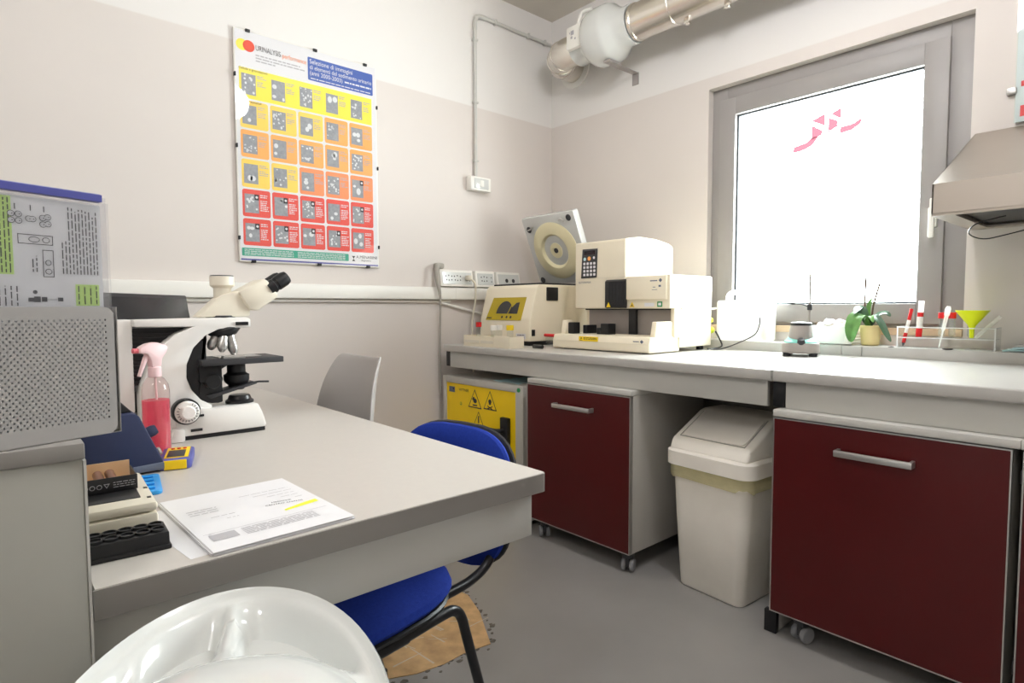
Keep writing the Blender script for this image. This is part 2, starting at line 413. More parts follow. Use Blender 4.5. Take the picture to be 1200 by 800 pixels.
for i in range(len(pr)):
    p, q = Vector((*pr[i], 0)), Vector((*pr[(i+1) % len(pr)], 0))
    n = Vector((q.y-p.y, p.x-q.x, 0)).normalized()
    for k in range(5):
        c = p.lerp(q, (k+rnd.random())/5)+n*rnd.uniform(-.012, .030)
        s_ = rnd.uniform(.003, .015); a0 = rnd.random()*6
        b.prism([(c.x+s_*rnd.uniform(.5, 1.4)*cos(a0+j*1.05), c.y+s_*rnd.uniform(.3, 1)*sin(a0+j*1.05)) for j in range(6)], 'z', .0003, .0016)
o = lab(b.build('torn_edge', 'glue', t), 'grey crumbs of torn vinyl around the patch'); o['kind'] = 'stuff'

# assumed globe lamps, added out of view to light the room; second is fill
for i, (lx, ly, k) in enumerate(((1.5, .75, 'globe'), (-.7, .2, 'globe_dim'))):
    t = thing('globe_lamp', ['white globe lamp on the ceiling between desk and bench', 'white globe lamp on the ceiling away from the window wall'][i], 'ceiling light', (lx, ly, 2.62), group='globe lamps on the ceiling')
    B().lathe([(.06, 0), (.07, .01), (.07, .03), (0, .04)], (lx, ly, ZC-.04), EZ, 24).build('canopy', 'white', t)
    B().cyl((lx, ly, 2.86), (lx, ly, ZC-.03), .012).build('stem', 'white', t)
    B().ball((lx, ly, 2.74), .125, seg=24).build('globe', k, t)

# ================================================================ POSTER WALL
py = 2.905
t = thing('poster_frame', 'large clip-framed urinalysis poster with yellow, orange and red picture grid on the wall', 'poster', (1.237, YW, 1.33))
B().box(.878, 1.597, py, YW-.002, 1.33, 2.388, .001).build('backing_board', 'white', t)
O = (0, py-.0006, 0)
b = B(); b.m = 0
b.rects(O, EX, EZ, [(.884, 1.590, 1.337, 2.384)])
O = (0, py-.0012, 0)
gx = [.893, 1.029, 1.164, 1.298, 1.432, 1.570]; gz = [2.218, 2.076, 1.941, 1.808, 1.670, 1.535, 1.402]
cols = [[1]*5, [2, 2, 2, 3, 3], [3]*5, [2, 2, 4, 4, 4], [5]*5, [5]*5]
rnd = random.Random(5)
for r in range(6):
    for c in range(5):
        x0, x1, z1, z0 = gx[c], gx[c+1], gz[r], gz[r+1]; g = .0045
        b.m = cols[r][c]
        if r == 0: b.rects(O, EX, EZ, [(x0+(g if c == 0 else 0), x1-(g if c == 4 else 0), z0+g, z1)])
        else: b.poly(O, EX, EZ, rrect(x0+g, x1-g, z0+g, z1-g, .010))
        O2 = (0, py-.0018, 0); b.m = 6
        ia, ib, ic, id_ = x0+.014, x0+.078, z0+.022, z1-.026
        b.rects(O2, EX, EZ, [(ia, ib, ic, id_)])
        O3 = (0, py-.0024, 0); b.m = 7
        kind = (r*5+c) % 4
        n = {0: 9, 1: 3, 2: 16, 3: 2}[kind]
        for k in range(n):
            rr = {0: .0055, 1: .010, 2: .0045, 3: .013}[kind]*rnd.uniform(.6, 1.2)
            b.disc(O3, EX, EZ, (rnd.uniform(ia+rr*1.2, ib-rr*1.2), rnd.uniform(ic+rr*1.6, id_-rr*1.6)), rr, 9, rr*rnd.uniform(.7, 1.5))
        if r >= 3 and c in (0, 1, 2, 3, 4) and (r > 3 or c in (2, 4)) and rnd.random() < .75:
            b.m = 8; b.rects((0, py-.0028, 0), EX, EZ, [(ib-.020, ib, id_-.026, id_)])
            b.m = 7; b.disc((0, py-.0032, 0), EX, EZ, (ib-.010, id_-.013), .006, 8)
        b.m = 7 if r >= 4 else 9
        ls = []
        for k in range(9 if r >= 4 else 6):
            if k == 2: continue
            ls += dashes(rnd, ib+.006, min(x1-.010, ib+rnd.uniform(.03, .048)), z1-.03-k*.0088, .0042, .010, .0022)
        b.rects(O2, EX, EZ, ls)
# header
b.m = 10; b.poly(O, EX, EZ, rrect(1.222, 1.574, 2.236, 2.347, .006))
b.m = 11; b.poly(O, EX, EZ, rrect(.889, 1.420, 1.357, 1.394, .005))
b.m = 1; b.disc(O, EX, EZ, (.914, 2.318), .026, 28); b.m = 12; b.disc((0, py-.0018, 0), EX, EZ, (.944, 2.318), .026, 28)
b.m = 13; b.rects(O, EX, EZ, [(.884, 1.590, 1.337, 1.344)])
b.m = 7; ls = []
for k in range(4): ls += dashes(rnd, .90, 1.13, 1.385-k*.0075, .0032, .02, .003)+dashes(rnd, 1.15, 1.40, 1.385-k*.0075, .0032, .02, .003)
b.rects((0, py-.0018, 0), EX, EZ, ls)
ls = dashes(rnd, 1.235, 1.56, 2.244, .0045, .02, .004)+dashes(rnd, 1.415, 1.565, 2.266, .008, .02, .004)
b.rects((0, py-.0018, 0), EX, EZ, ls)
b.m = 9; ls = []
for k, w in enumerate((.21, .235, .09)): ls += dashes(rnd, .974, .974+w, 2.283-k*.013, .006, .022, .004)
b.rects(O, EX, EZ, ls)
sheet = b.build('printed_sheet', ['paper', 'py', 'pyo', 'po', 'por', 'pr', 'darkgrey', 'speck', 'ink', 'inkgrey', 'pb', 'pg', 'pred2', 'slideblue'], t)
b = B(); b.m = 0
ty = py-.0018
b.text('URINALYSIS', .034, (.974, ty, 2.308), EX, EZ, width=.116)
b.m = 1; b.text('performance', .031, (1.097, ty, 2.306), EX, EZ, width=.117)
b.build('title_lettering', ['ink', 'por'], t)
b = B()
b.text('Selezione di immagini', .031, (1.231, ty, 2.317), EX, EZ, width=.228); b.text('di elementi del sedimento urinario', .029, (1.231, ty, 2.290), EX, EZ, width=.335); b.text('(anni 2000-2003)', .029, (1.231, ty, 2.263), EX, EZ, width=.172)
b.build('banner_lettering', 'paper', t)
b = B()
b.text('Cellule e granulazioni', .015, (.896, ty, 2.208), EX, EZ); b.build('heading_lettering', 'ink', t); b = B(); b.text('Cellule epiteliali', .015, (.899, ty, 2.062), EX, EZ)
b.build('heading_lettering', 'ink', t)
b = B()
b.text('A.MENARINI', .022, (1.462, ty, 1.374), EX, EZ); b.text('diagnostics', .013, (1.49, ty, 1.360), EX, EZ)
b.poly((0, ty, 0), EX, EZ, [(1.438, 1.385), (1.456, 1.385), (1.447, 1.370)]); b.poly((0, ty, 0), EX, EZ, [(1.438, 1.358), (1.444, 1.368), (1.450, 1.368), (1.456, 1.358)])
b.build('logo_lettering', 'ink', t)
B().box(.878, 1.597, py-.0060, py-.0036, 1.33, 2.388).build('glass_pane', 'poster_glass', t)
for z in (2.17, 1.85, 1.43):
    for x in (.876, 1.592): B().box(x, x+.007, py-.008, py+.01, z, z+.018, .001).build('clip', 'black', t)
for x in (.93, 1.25, 1.52):
    for z in (1.325, 2.379): B().box(x, x+.02, py-.008, py+.01, z, z+.013, .001).build('clip', 'black', t)

# trunking along the wall
b = B(); b.box(X0, 2.62, YW-.045, YW-.001, 1.160, 1.232, .006)
for x in (.95, 2.09): b.box(x-.001, x+.001, YW-.0465, YW-.03, 1.162, 1.230)
tag(b.build('cable_trunking', 'white'), 'wide white cable trunking running along the wall under the poster', 'trunking')
b = B(); b.tube([(X0, YW-.012, 1.149), (0, YW-.012, 1.149), (1.93, YW-.012, 1.149), (1.98, YW-.013, 1.145), (2.25, YW-.02, 1.085), (2.62, YW-.02, 1.0)], .0075, sub=4)
tag(b.build('white_cable', 'white'), 'thin white cable under the trunking that slopes down behind the centrifuge', 'cable')
# three socket boxes on the trunking
sx = [(1.975, 2.215), (2.235, 2.385), (2.402, 2.60)]
ll = ['white double socket box with a cream plug in it, nearest the grey cable', 'white socket box in the middle of the row of three on the wall', 'white socket box with two round black holes, nearest the centrifuge lid']
for i, (xa, xb) in enumerate(sx):
    t = thing('socket_box', ll[i], 'socket', ((xa+xb)/2, YW, 1.235), group='socket boxes above the counter')
    pf = [(YW-.055, 1.238), (YW-.001, 1.236), (YW-.001, 1.336), (YW-.040, 1.336)]
    B().prism(pf, 'x', xa, xb, .004).build('box', 'white', t)
    f0 = Vector((0, YW-.0555, 1.238)); W = Vector((0, .015, .098)).normalized(); n = Vector((0, -1, .153)).normalized()
    B().prism([(xa+.014, 0), (xb-.014, 0), (xb-.014, .07), (xa+.014, .07)], 'z', 0, .0025,
              T=Matrix(((1, 0, 0, 0), (0, W.y, n.y, f0.y+W.y*.014), (0, W.z, n.z, f0.z+W.z*.014), (0, 0, 0, 1)))).build('faceplate', 'gloss_white', t)
    b = B(); Oh = f0+n*.0035+W*.014; w_ = xb-xa
    if i == 2:
        for u in (.40, .68): B().disc(Oh, EX, W, (xa+w_*u, .03), .013).build('socket_hole', 'dark', t)
    else:
        for u in ((.24, .5) if i == 0 else (.42,)):
            for du, dv in ((-.022, .046), (0, .05), (.022, .046), (-.018, .024), (0, .022), (.02, .024)): b.disc(Oh, EX, W, (xa+w_*u+du, dv), .0045, 10)
            b.build('hole_pattern', 'dark', t); b = B()
        b.disc(Oh, EX, W, (xb-.03, .045), .004, 10); b.disc(Oh, EX, W, (xb-.03, .02), .004, 10)
        b.build('hole_pattern', 'dark', t)
b = B(); b.box(2.145, 2.175, YW-.092, YW-.0535, 1.275, 1.305, .008).tube([(2.165, YW-.085, 1.285), (2.19, YW-.10, 1.25), (2.205, YW-.08, 1.15), (2.205, YW-.05, 1.03), (2.215, YW-.04, .90), (2.22, YW-.04, .70)], .0055)
tag(b.build('plug_cable', 'ivory'), 'cream plug and cable hanging from the left socket box', 'cable')
b = B(); b.box(1.950, 2.005, YW-.05, YW-.008, 1.339, 1.372, .010)
b.tube([(1.965, YW-.045, 1.356), (1.948, YW-.055, 1.346), (1.942, YW-.062, 1.28), (1.956, YW-.066, 1.20), (1.966, YW-.058, 1.15), (1.982, YW-.03, 1.02), (1.985, YW-.02, .88), (1.985, YW-.02, .60)], lambda u: .014-.008*ss(u, .25, .55))
tag(b.build('grey_cable', 'cable'), 'thick grey cable dropping from above the socket boxes past the counter end', 'cable')
# switch and its conduit
t = thing('switch_box', 'small white surface switch box below the conduit beside the poster', 'switch', (2.275, YW, 1.822))
B().box(2.20, 2.356, YW-.052, YW-.001, 1.822, 1.905, .005).build('box', 'white', t)
B().box(2.225, 2.335, YW-.056, YW-.05, 1.834, 1.895, .003).build('faceplate', 'gloss_white', t)
B().box(2.268, 2.294, YW-.061, YW-.055, 1.846, 1.884, .002).build('rocker', 'white', t)
cx = 2.266
b = B(); b.tube([(cx, YW-.014, 1.905), (cx, YW-.014, 2.3), (cx, YW-.014, 2.80)], .0105, sub=1)
b.tube([(cx, YW-.014, 2.79), (cx+.004, YW-.014, 2.845), (cx+.03, YW-.014, 2.872), (cx+.085, YW-.014, 2.878)], .0135)
b.tube([(cx+.08, YW-.014, 2.878), (2.91, YW-.014, 2.876)], .0105, sub=1)
b.tube([(2.90, YW-.014, 2.876), (2.915, YW-.03, 2.873), (2.915, 2.72, 2.84), (2.85, 2.56, 2.80)], .006)
for z in (2.0, 2.35, 2.72): b.box(cx-.016, cx+.016, YW-.028, YW-.001, z, z+.012, .002)
for x in (2.42, 2.7, 2.85): b.box(x, x+.012, YW-.028, YW-.001, 2.862, 2.893, .002)
tag(b.build('conduit', 'apron'), 'thin grey conduit pipe rising from the switch and bending to the corner', 'pipe')

# ventilation duct with inline fan
ax, az = 2.72, 2.665
t = thing('ventilation_duct', 'shiny steel ventilation duct along the top of the window wall', 'duct', (ax, 1.2, az))
b = B(); b.cyl((ax, .25, az), (ax, 2.055, az), .095, seg=40)
for y in (.9, 1.795, 2.03): b.lathe([(.0955, 0), (.0995, .004), (.0995, .016), (.0955, .02)], (ax, y, az), EY, 40)
b.build('pipe', 'steel', t)
for y in (1.72, 1.50): B().box(ax-.012, ax+.012, y, y+.028, az-.118, az-.093, .003).build('clamp', 'steel', t)
b = B(); R = .14
pts = [Vector((ax, 2.475, az))]+[Vector((ax+R-R*cos(a), 2.56+R*sin(a), az)) for a in [radians(90*i/8) for i in range(9)]]
b.tube(pts+[Vector((XW-.002, 2.70, az))], .088, seg=32, sub=1)
for i, a in enumerate((22, 45, 68)):
    a = radians(a); c = Vector((ax+R-R*cos(a), 2.56+R*sin(a), az)); d = Vector((sin(a), cos(a), 0))
    b.lathe([(.0875, -.006), (.0925, -.002), (.0925, .002), (.0875, .006)], c, d, 32)
b.build('elbow', 'steel', t)
B().lathe([(.085, 0), (.122, 0), (.122, .012), (.105, .018), (.085, .018)], (XW-.001, 2.70, az), (-1, 0, 0), 36).build('wall_collar', 'white', t)
t = thing('duct_fan', 'white round inline duct fan fitted into the steel duct near the corner', 'fan', (ax, 2.27, az-.16))
b = B(); b.lathe([(.096, -.20), (.104, -.20), (.104, -.15), (.118, -.11), (.150, -.075), (.160, -.045), (.160, .045), (.150, .075), (.118, .105), (.104, .13), (.104, .21), (.096, .21)], (ax, 2.26, az), EY, 44)
b.build('fan_housing', 'gloss_white', t)
b = B(); b.box(ax-.125, ax-.09, 2.35, 2.462, az-.055, az+.075, .010); b.build('terminal_box', 'white', t)
b = B(); b.rects((ax-.126, 2.455, az-.03), (0, -1, 0), EZ, [(.03, .055, .05, .075), (.03, .045, .03, .045), (.06, .07, .02, .03), (.02, .026, .06, .07)]); b.build('label_mark', 'inkgrey', t)
b = B(); b.tube([(ax-.05, 2.33, az+.16), (ax-.07, 2.39, az+.15), (ax-.075, 2.42, az+.07)], .011); b.build('cable_gland', 'white', t)
b = B(); b.box(ax-.03, XW-.002, 2.20, 2.235, az-.172, az-.166).box(XW-.006, XW-.001, 2.195, 2.24, az-.235, az-.166, .001).box(ax-.05, ax+.05, 2.195, 2.24, az-.170, az-.158)
b.build('bracket', 'greymetal', t)

# ================================================================ DESK
t = thing('desk', 'pale grey laminate desk with thick darker grey edge, the microscope on it', 'desk', (.5, 1.9, 0))
def front_right(c, d): return abs(d.z) > .9 and c.x > .5 and c.y < 2
B().box(.0895, .927, .940, YW-.003, .7005, .7405, .012, 3, edges=front_right).build('tabletop', 'desklam', t)
b = B(); b.prism([(.0870, .937)]+[(.930-.015+.015*cos(a), .937+.015+.015*sin(a)) for a in [radians(-90+18*i) for i in range(6)]]+[(.930, YW-.004), (.9265, YW-.004), (.9265, .953), (.914, .9405), (.0870, .9405)], 'z', .6985, .7395)
b.build('edge_band', 'greyedge', t)
b = B(); b.box(.0870, .900, .957, .975, .598, .698, .001).box(.882, .900, .975, 2.90, .640, .698)
b.build('apron', 'apron', t)
for x, y in ((.12, 1.45), (.12, 2.84), (.62, 2.84)):
    B().box(x-.02, x+.02, y-.02, y+.02, 0, .70, .003).build('leg', 'cabgrey', t)

# low cabinet at the left
t = thing('low_cabinet', 'plain grey low cabinet at the desk end carrying the document holder', 'cabinet', (-.2, 1.2, 0))
B().box(-.55, .0815, .922, 1.45, .0, .921, .002).build('body', 'lowgrey', t)
B().box(-.553, .0835, .918, 1.453, .921, .942, .002).build('top_panel', 'greyedge', t)
B().box(.0815, .0845, .919, .935, .0, .919).build('edge_strip', 'apron', t)
b = B(); b.box(-.22, -.02, .905, .913, .80, .812, .003).box(-.20, -.19, .905, .924, .801, .811).box(-.05, -.04, .905, .924, .801, .811); b.build('handle', 'alu', t)

# document holder (perforated metal), turned a little; local frame: x along the front (0 = right end), y back
HR = radians(19)
t = thing('document_holder', 'perforated grey metal document holder standing on the low cabinet', 'document holder', (.1305, .968, .9425), HR)
b = B(); b.prism(rrect(-.30, -.0045, 0, .172, .012), 'y', 0, .0012); b.build('perforated_front', mesh_metal('perforated_metal', '#aaa7a5'), t, True)
b = B(); b.box(-.30, 0, 0, .10, 0, .0012).box(-.0012, 0, .0, .10, 0, .172).box(-.30, -.2988, 0, .10, 0, .172).box(-.30, 0, .0985, .10, 0, .25)
b.build('tray', 'alu', t, True)
t2 = thing('plastic_folder', 'clear plastic folder with blue slide bar and printed pages standing in the document holder', 'folder', (.1305, .968, .9440), HR)
B().box(-.285, -.003, .006, .0072, .001, .310).build('front_sleeve', 'sleeve', t2, True)
b = B(); b.box(-.285, -.0022, .0132, .0152, .001, .318); b.build('back_cover', 'sleeve', t2, True)
B().box(-.007, -.0018, .003, .018, .001, .163, .0012).build('spine', 'edgepl', t2, True)
B().prism([(.0045, .311), (.0165, .311), (.0165, .320), (.0105, .322), (.0045, .320)], 'x', -.288, -.0105).build('slide_bar', 'slideblue', t2, True)
b = B(); b.m = 0; b.box(-.283, -.012, .0085, .0115, .002, .306)
O = (-.283, .0083, 0); O2 = (-.283, .0081, 0); O3 = (-.283, .0079, 0)
b.m = 1; b.rects(O, EX, EZ, [(.146, .173, .210, .304), (.238, .266, .172, .200), (.06, .1, .205, .297)])
b.m = 2; rnd = random.Random(11); ls = []
def vcol(u, z0, z1, h=.0013, word=.008):
    for a, c, v, v2 in dashes(rnd, z0, z1, 0, h, word, .002): ls.append((u, u+h, a, c))
for k in range(11): vcol(.2245+k*.0040, .213, (.300-rnd.random()*.012) if k > 1 else .255)
for k in range(6): vcol(.148+k*.0042, .212, .302)
for k in range(4): vcol(.241+k*.0070, .174, .198)
for k in range(4): vcol(.157+k*.0058, .172, .196)
for k in range(7): vcol(.062+k*.005, .207, .292)
vcol(.192, .214, .230); vcol(.196, .214, .234)
def boxline(u0, u1, v0, v1, w=.0009):
    ls.extend([(u0, u1, v0, v0+w), (u0, u1, v1-w, v1), (u0, u0+w, v0, v1), (u1-w, u1, v0, v1)])
boxline(.178, .215, .248, .260); boxline(.203, .215, .208, .242)
for u in (.176, .192, .206): ls.append((u, u+.0012, .289, .296))
b.rects(O2, EX, EZ, ls)
for cx_, cz_ in ((.1725, .2835), (.1800, .2835), (.1725, .2755), (.1800, .2755), (.1905, .279), (.1945, .279), (.2050, .2815), (.2105, .2830), (.2050, .2735), (.2105, .2745)):
    b.m = 2; b.disc(O2, EX, EZ, (cx_, cz_), .0038, 14); b.m = 0; b.disc(O3, EX, EZ, (cx_, cz_), .0031, 14)
    b.m = 2; b.disc((-.283, .0077, 0), EX, EZ, (cx_+.001, cz_), .0007, 6)
for cx_, cz_, rx in ((.2075, .254, .0042), (.195, .254, .0060), (.209, .215, .0038), (.209, .226, .0034)):
    b.m = 2; b.disc(O2, EX, EZ, (cx_, cz_), rx, 14, .0036); b.m = 0; b.disc(O3, EX, EZ, (cx_, cz_), rx-.0008, 14, .0028)
b.m = 2; b.rects(O2, EX, EZ, [(.186, .192, .177, .182), (.192, .199, .1765, .1835), (.200, .206, .177, .183), (.206, .217, .1795, .1800), (.2175, .2235, .1775, .1825)])
b.disc(O2, EX, EZ, (.1935, .189), .0025, 10)
b.build('printed_page', ['page', 'hi_g2', 'ink'], t2, True)

# papers on the desk
A4 = lambda dx, dy: None
t = thing('paper_stack', 'stack of white printed sheets with one line highlighted yellow on the desk', 'papers', (.345, 1.11, .7405), radians(2))
for k in range(7):
    o = random.Random(k).uniform(-.002, .003)
    B().box(-.116+o, .116+o, -.158-o, .158-o*.5, .0003+k*.0009, .0009+k*.0009).build('sheet', 'paper', t, True)
b = B(); zt = .0068; rnd = random.Random(2); O = (0, 0, zt)
EYn = (0, -1, 0)
b.m = 0; ls = []
# text runs along +x (long lines) on the landscape-lying form
b.text('CENTRO ANALISI', .0085, (.055, -.010, zt), (.94, -.17, 0), (.17, .94, 0), 'CENTER'); b.text('MEDICHE', .0085, (.055, .004, zt), (.94, -.17, 0), (.17, .94, 0), 'CENTER')
b.m = 1
for k in range(3): ls += dashes(rnd, -.095, -.045, .055-k*.012, .003, .014)
for k in range(5): ls += dashes(rnd, .005+.02*k, .10, .085-k*.018, .0016, .018)
for k in range(3): ls += dashes(rnd, -.07+.02*k, -.03, .0-k*.02, .002, .010)
ls += [(-.105, .105, -.078, -.0768)]
for k in range(6): ls += dashes(rnd, -.05, .075, -.088-k*.006, .0024, .016)
ls += [(-.10, -.06, -.115, -.085)]
b.rects(O, EX, EY, ls)
b.m = 2; b.poly((0, 0, zt+.0001), EX, EY, [(.04, -.052), (.108, -.040), (.108, -.024), (.08, -.030), (.04, -.044)])
b.build('printing', ['ink', 'inkgrey', 'hi_y'], t, True)
t = thing('loose_sheet', 'loose white sheet lying askew between the stack of papers and the black rack', 'paper', (.2120, 1.095, .7402), radians(7))
B().box(-.02, .03, -.135, .135, .0001, .0007).build('sheet', 'paper2', t, True)

# black tube rack
t = thing('tube_rack', 'black plastic rack with two rows of empty round holes at the desk edge', 'rack', (.144, 1.066, .7405), radians(-3))
b = B(); w, d, h = .054, .035, .029
hx = [-.041+.0205*i for i in range(5)]; hy = (-.021, .006)
# body as a frame of walls + floor, top plate with holes left open
b.prism([(-d, 0), (d, 0), (d-.006, h-.004), (-d+.006, h-.004)], 'x', -w, w, .002)
b.box(-w-.002, w+.002, -d-.003, d+.003, 0, .007, .002)
b.build('rack_body', 'black', t, True)
b = B()
for x in hx:
    for y in (-.0135, .0135): b.lathe([(.0085, 0), (.0085, .0035), (.0102, .0035), (.0102, -.0005)], (x, y, h-.004), EZ, 20)
b.build('hole_rim', 'softblack', t, True)
b = B()
for x in hx:
    for y in (-.0135, .0135): b.disc((0, 0, h-.0036), EX, EY, (x, y), .0084, 18)
b.build('hole', 'dark', t, True)

# beige device box with battery pack
t = thing('beige_device', 'small beige plastic device with an open recess behind the black rack', 'device', (.142, 1.245, .7405), radians(-3))
b = B(); b.box(-.050, .062, -.125, .105, 0, .034, .005).box(-.050, .062, -.123, .103, .035, .052, .006)
lab(b.build('casing', 'ivory', t, True), 'beige casing')
b = B(); b.box(-.042, .042, -.085, .06, .0515, .0535, .001).box(.05, .056, -.095, -.088, .0515, .0532).box(.052, .058, -.03, -.022, .0515, .0532).box(-.046, -.040, -.105, -.099, .0515, .0532)
b.build('recess', 'softblack', t, True)
t = thing('battery_pack', 'opened black and orange card pack holding two batteries on the beige device', 'batteries', (.134, 1.262, .7945), radians(-2))
b = B(); b.m = 0; b.box(-.048, .052, -.045, -.043, 0, .026, .0005).box(.050, .052, -.043, .04, 0, .024)
b.m = 1; b.box(-.048, .050, -.043, .045, 0, .004).box(-.048, .050, .043, .045, 0, .034)
b.prism([(-.05, .024), (-.028, .024), (-.028, .026), (-.05, .032)], 'y', -.046, .0)
b.build('card_tray', ['softblack', 'card'], t, True)
b = B(); O = (0, -.0455, 0)
for cx_ in (-.024, -.014, -.004): b.m = 0; b.disc(O, EX, EZ, (cx_, .012), .0042, 14); b.m = 1; b.disc((0, -.0458, 0), EX, EZ, (cx_, .012), .003, 14)
b.m = 0; b.poly(O, EX, EZ, [(.002, .016), (.011, .016), (.0065, .008)]); b.m = 1; b.poly((0, -.0458, 0), EX, EZ, [(.0038, .0148), (.0092, .0148), (.0065, .010)])
b.m = 0; b.rects(O, EX, EZ, dashes(random.Random(1), .016, .048, .016, .0012, .006, .0015)+dashes(random.Random(4), .016, .048, .012, .0012, .006, .0015)+dashes(random.Random(6), .016, .048, .008, .0012, .006, .0015))
b.build('recycling_marks', ['inkgrey', 'softblack'], t, True)
for i, x in enumerate((.0, .018)):
    bt = B().lathe([(0, 0), (.0078, 0), (.0078, .046), (.003, .047), (.003, .049), (0, .049)], (.128+x+.005, 1.235, .8085), (0, .94, .1), 20).build('battery', 'copper')
    tag(bt, ['copper coloured battery in the open pack, nearer the low cabinet', 'copper coloured battery in the open pack, farther from the low cabinet'][i], 'battery', 'batteries in the open pack')
b = B(); b.tube([(-.046, 0, .012), (-.040, .035, .02)], .011, sub=1); 
o = b.build('torn_card', 'apron', t, True)

# bright blue small tray
t = thing('blue_clip_tray', 'small bright blue ridged plastic tray between the beige device and the navy instrument', 'tray', (.225, 1.42, .7405), radians(-8))
b = B(); b.prism(rrect(-.032, .032, -.075, .075, .012), 'z', 0, .008, .002)
for k in range(4): b.box(-.022, .02, -.055+k*.032, -.048+k*.032, .008, .013, .002)
b.box(-.004, .001, -.06, .055, .008, .012, .001)
b.build('tray_body', 'skyblue', t, True)

# navy instrument
t = thing('navy_instrument', 'navy blue sloping bench instrument behind the beige device', 'instrument', (.2, 1.65, .7405))
b = B(); b.prism([(.092, .752), (.289, .752), (.284, .766), (.240, .873), (.230, .880), (.092, .880)], 'y', 1.53, 1.662, .004); b.build('casing', 'navy', t)
b = B(); b.prism([(.090, .7455), (.292, .7455), (.288, .763), (.090, .754)], 'y', 1.527, 1.664, .002); b.build('base_strip', 'bluegrey', t)
b = B(); b.prism([(.11, .879), (.232, .879), (.205, .910), (.15, .912), (.11, .905)], 'y', 1.55, 1.655, .004); b.build('lid', 'softblack', t)
b = B(); b.lathe([(0, .02), (.010, .02), (.013, .012), (.013, 0)], (.262, 1.575, .825), (.92, 0, .38), 20); b.build('knob', 'navy', t)
b = B(); b.lathe([(0, .006), (.009, .005), (.010, 0)], (.2805, 1.56, .782), (.92, 0, .38), 16); b.build('button', 'alu', t)
# tubes seen behind it
t3 = thing('sample_tube', 'small clear tube with red liquid standing on the navy instrument', 'tube', (.200, 1.625, .911))
B().lathe([(.007, 0), (.0085, .002), (.0085, .045), (.0075, .045)], (.200, 1.625, .911), EZ, 18).build('tube', 'clearpl', t3)
B().cyl((.200, 1.625, .9112), (.200, 1.625, .928), .0065).build('red_cap', 'red2', t3)
b = B(); b.lathe([(0, 0), (.013, 0), (.013, .03), (.006, .045), (0, .045)], (.170, 1.635, .912), EZ, 20); tag(b.build('orange_stopper', 'por'), 'small orange stopper standing on the navy instrument behind the document holder', 'stopper')

# yellow and blue meter
t = thing('handheld_meter', 'small handheld meter in navy and yellow lying beside the pink spray bottle', 'meter', (.325, 1.592, .7405), radians(-16))
b = B(); b.prism(rrect(-.034, .034, -.072, .072, .014), 'z', 0, .024, .004); b.build('casing', 'slideblue', t, True)
b = B(); b.box(-.022, .024, -.0735, -.0705, .002, .0235, .001).box(-.024, .026, -.05, .062, .0238, .0252, .001); b.build('yellow_panel', 'yellow', t, True)
b = B(); b.box(-.019, .018, -.045, .025, .025, .0262, .0005); b.build('display', 'dark', t, True)
for k in range(3): B().cyl((-.012+.013*k, .042, .025), (-.012+.013*k, .042, .0275), .004).build('button', 'red2', t, True)

# pink spray bottle
t = thing('spray_bottle', 'clear spray bottle of pink liquid beside the microscope', 'bottle', (.304, 1.702, .7405), radians(20))
b = B(); b.lathe([(.0275, .001), (.0305, .004), (.0315, .02), (.0315, .165), (.029, .182), (.020, .197), (.0125, .203), (.0125, .212), (.0118, .212)], seg=36); b.build('bottle_body', 'bottle', t, True)
B().lathe([(0, .003), (.0285, .003), (.0300, .02), (.0300, .143), (0, .143)], seg=36).build('liquid', 'pink', t, True)
B().lathe([(.0135, .200), (.0150, .202), (.0150, .224), (.0135, .226), (.009, .232), (0, .232)], seg=28).build('collar', 'pinktop', t, True)
b = B(); b.prism([(.026, .262), (.030, .273), (.024, .281), (.0, .288), (-.020, .285), (-.034, .278), (-.040, .272), (-.040, .262), (-.022, .260), (-.014, .245), (-.012, .226), (.012, .226), (.014, .246)], 'y', -.0125, .0125, .004); sp = b.build('spray_head', 'pinktop', t, True)
b = B(); b.prism([(-.020, .262), (-.026, .250), (-.034, .226), (-.041, .205), (-.036, .205), (-.028, .224), (-.014, .256)], 'y', -.006, .006, .0015); b.build('trigger', 'pinktop', t, True)
b = B(); b.lathe([(0, 0), (.0065, 0), (.0065, .012), (.004, .013), (0, .013)], (-.039, 0, .268), (-1, 0, .05), 16); b.build('nozzle', 'pinknoz', t, True)
B().tube([(0, 0, .23), (.004, 0, .1), (.012, 0, .01)], .0028).build('dip_tube', 'pinktop', t, True)

# ---------------------------------------------------------------- microscope
my = 1.90
t = thing('microscope', 'white binocular microscope with black stage on the desk', 'microscope', (.45, my, .7405))
b = B()
b.prism([(.385, .752), (.617, .752), (.622, .760), (.610, .800), (.598, .826), (.47, .824), (.40, .832), (.375, .80)], 'y', my-.058, my+.058, .005)
b.prism([(.355, .7405), (.395, .7405), (.395, .775), (.368, .778)], 'y', my-.075, my+.04, .005)
b.prism([(.27, .7405), (.40, .7405), (.40, .80), (.27, .80)], 'y', my-.045, my+.075, .005)
b.build('base', 'mwhite', t)
b = B(); b.box(.38, .618, my-.054, my+.054, .7405, .753, .002); b.build('foot_plate', 'black', t)
b = B(); b.box(.415, .447, my-.0605, my-.055, .805, .811).box(.412, .442, my-.0605, my-.055, .764, .7715); b.build('label_plate', 'softblack', t)
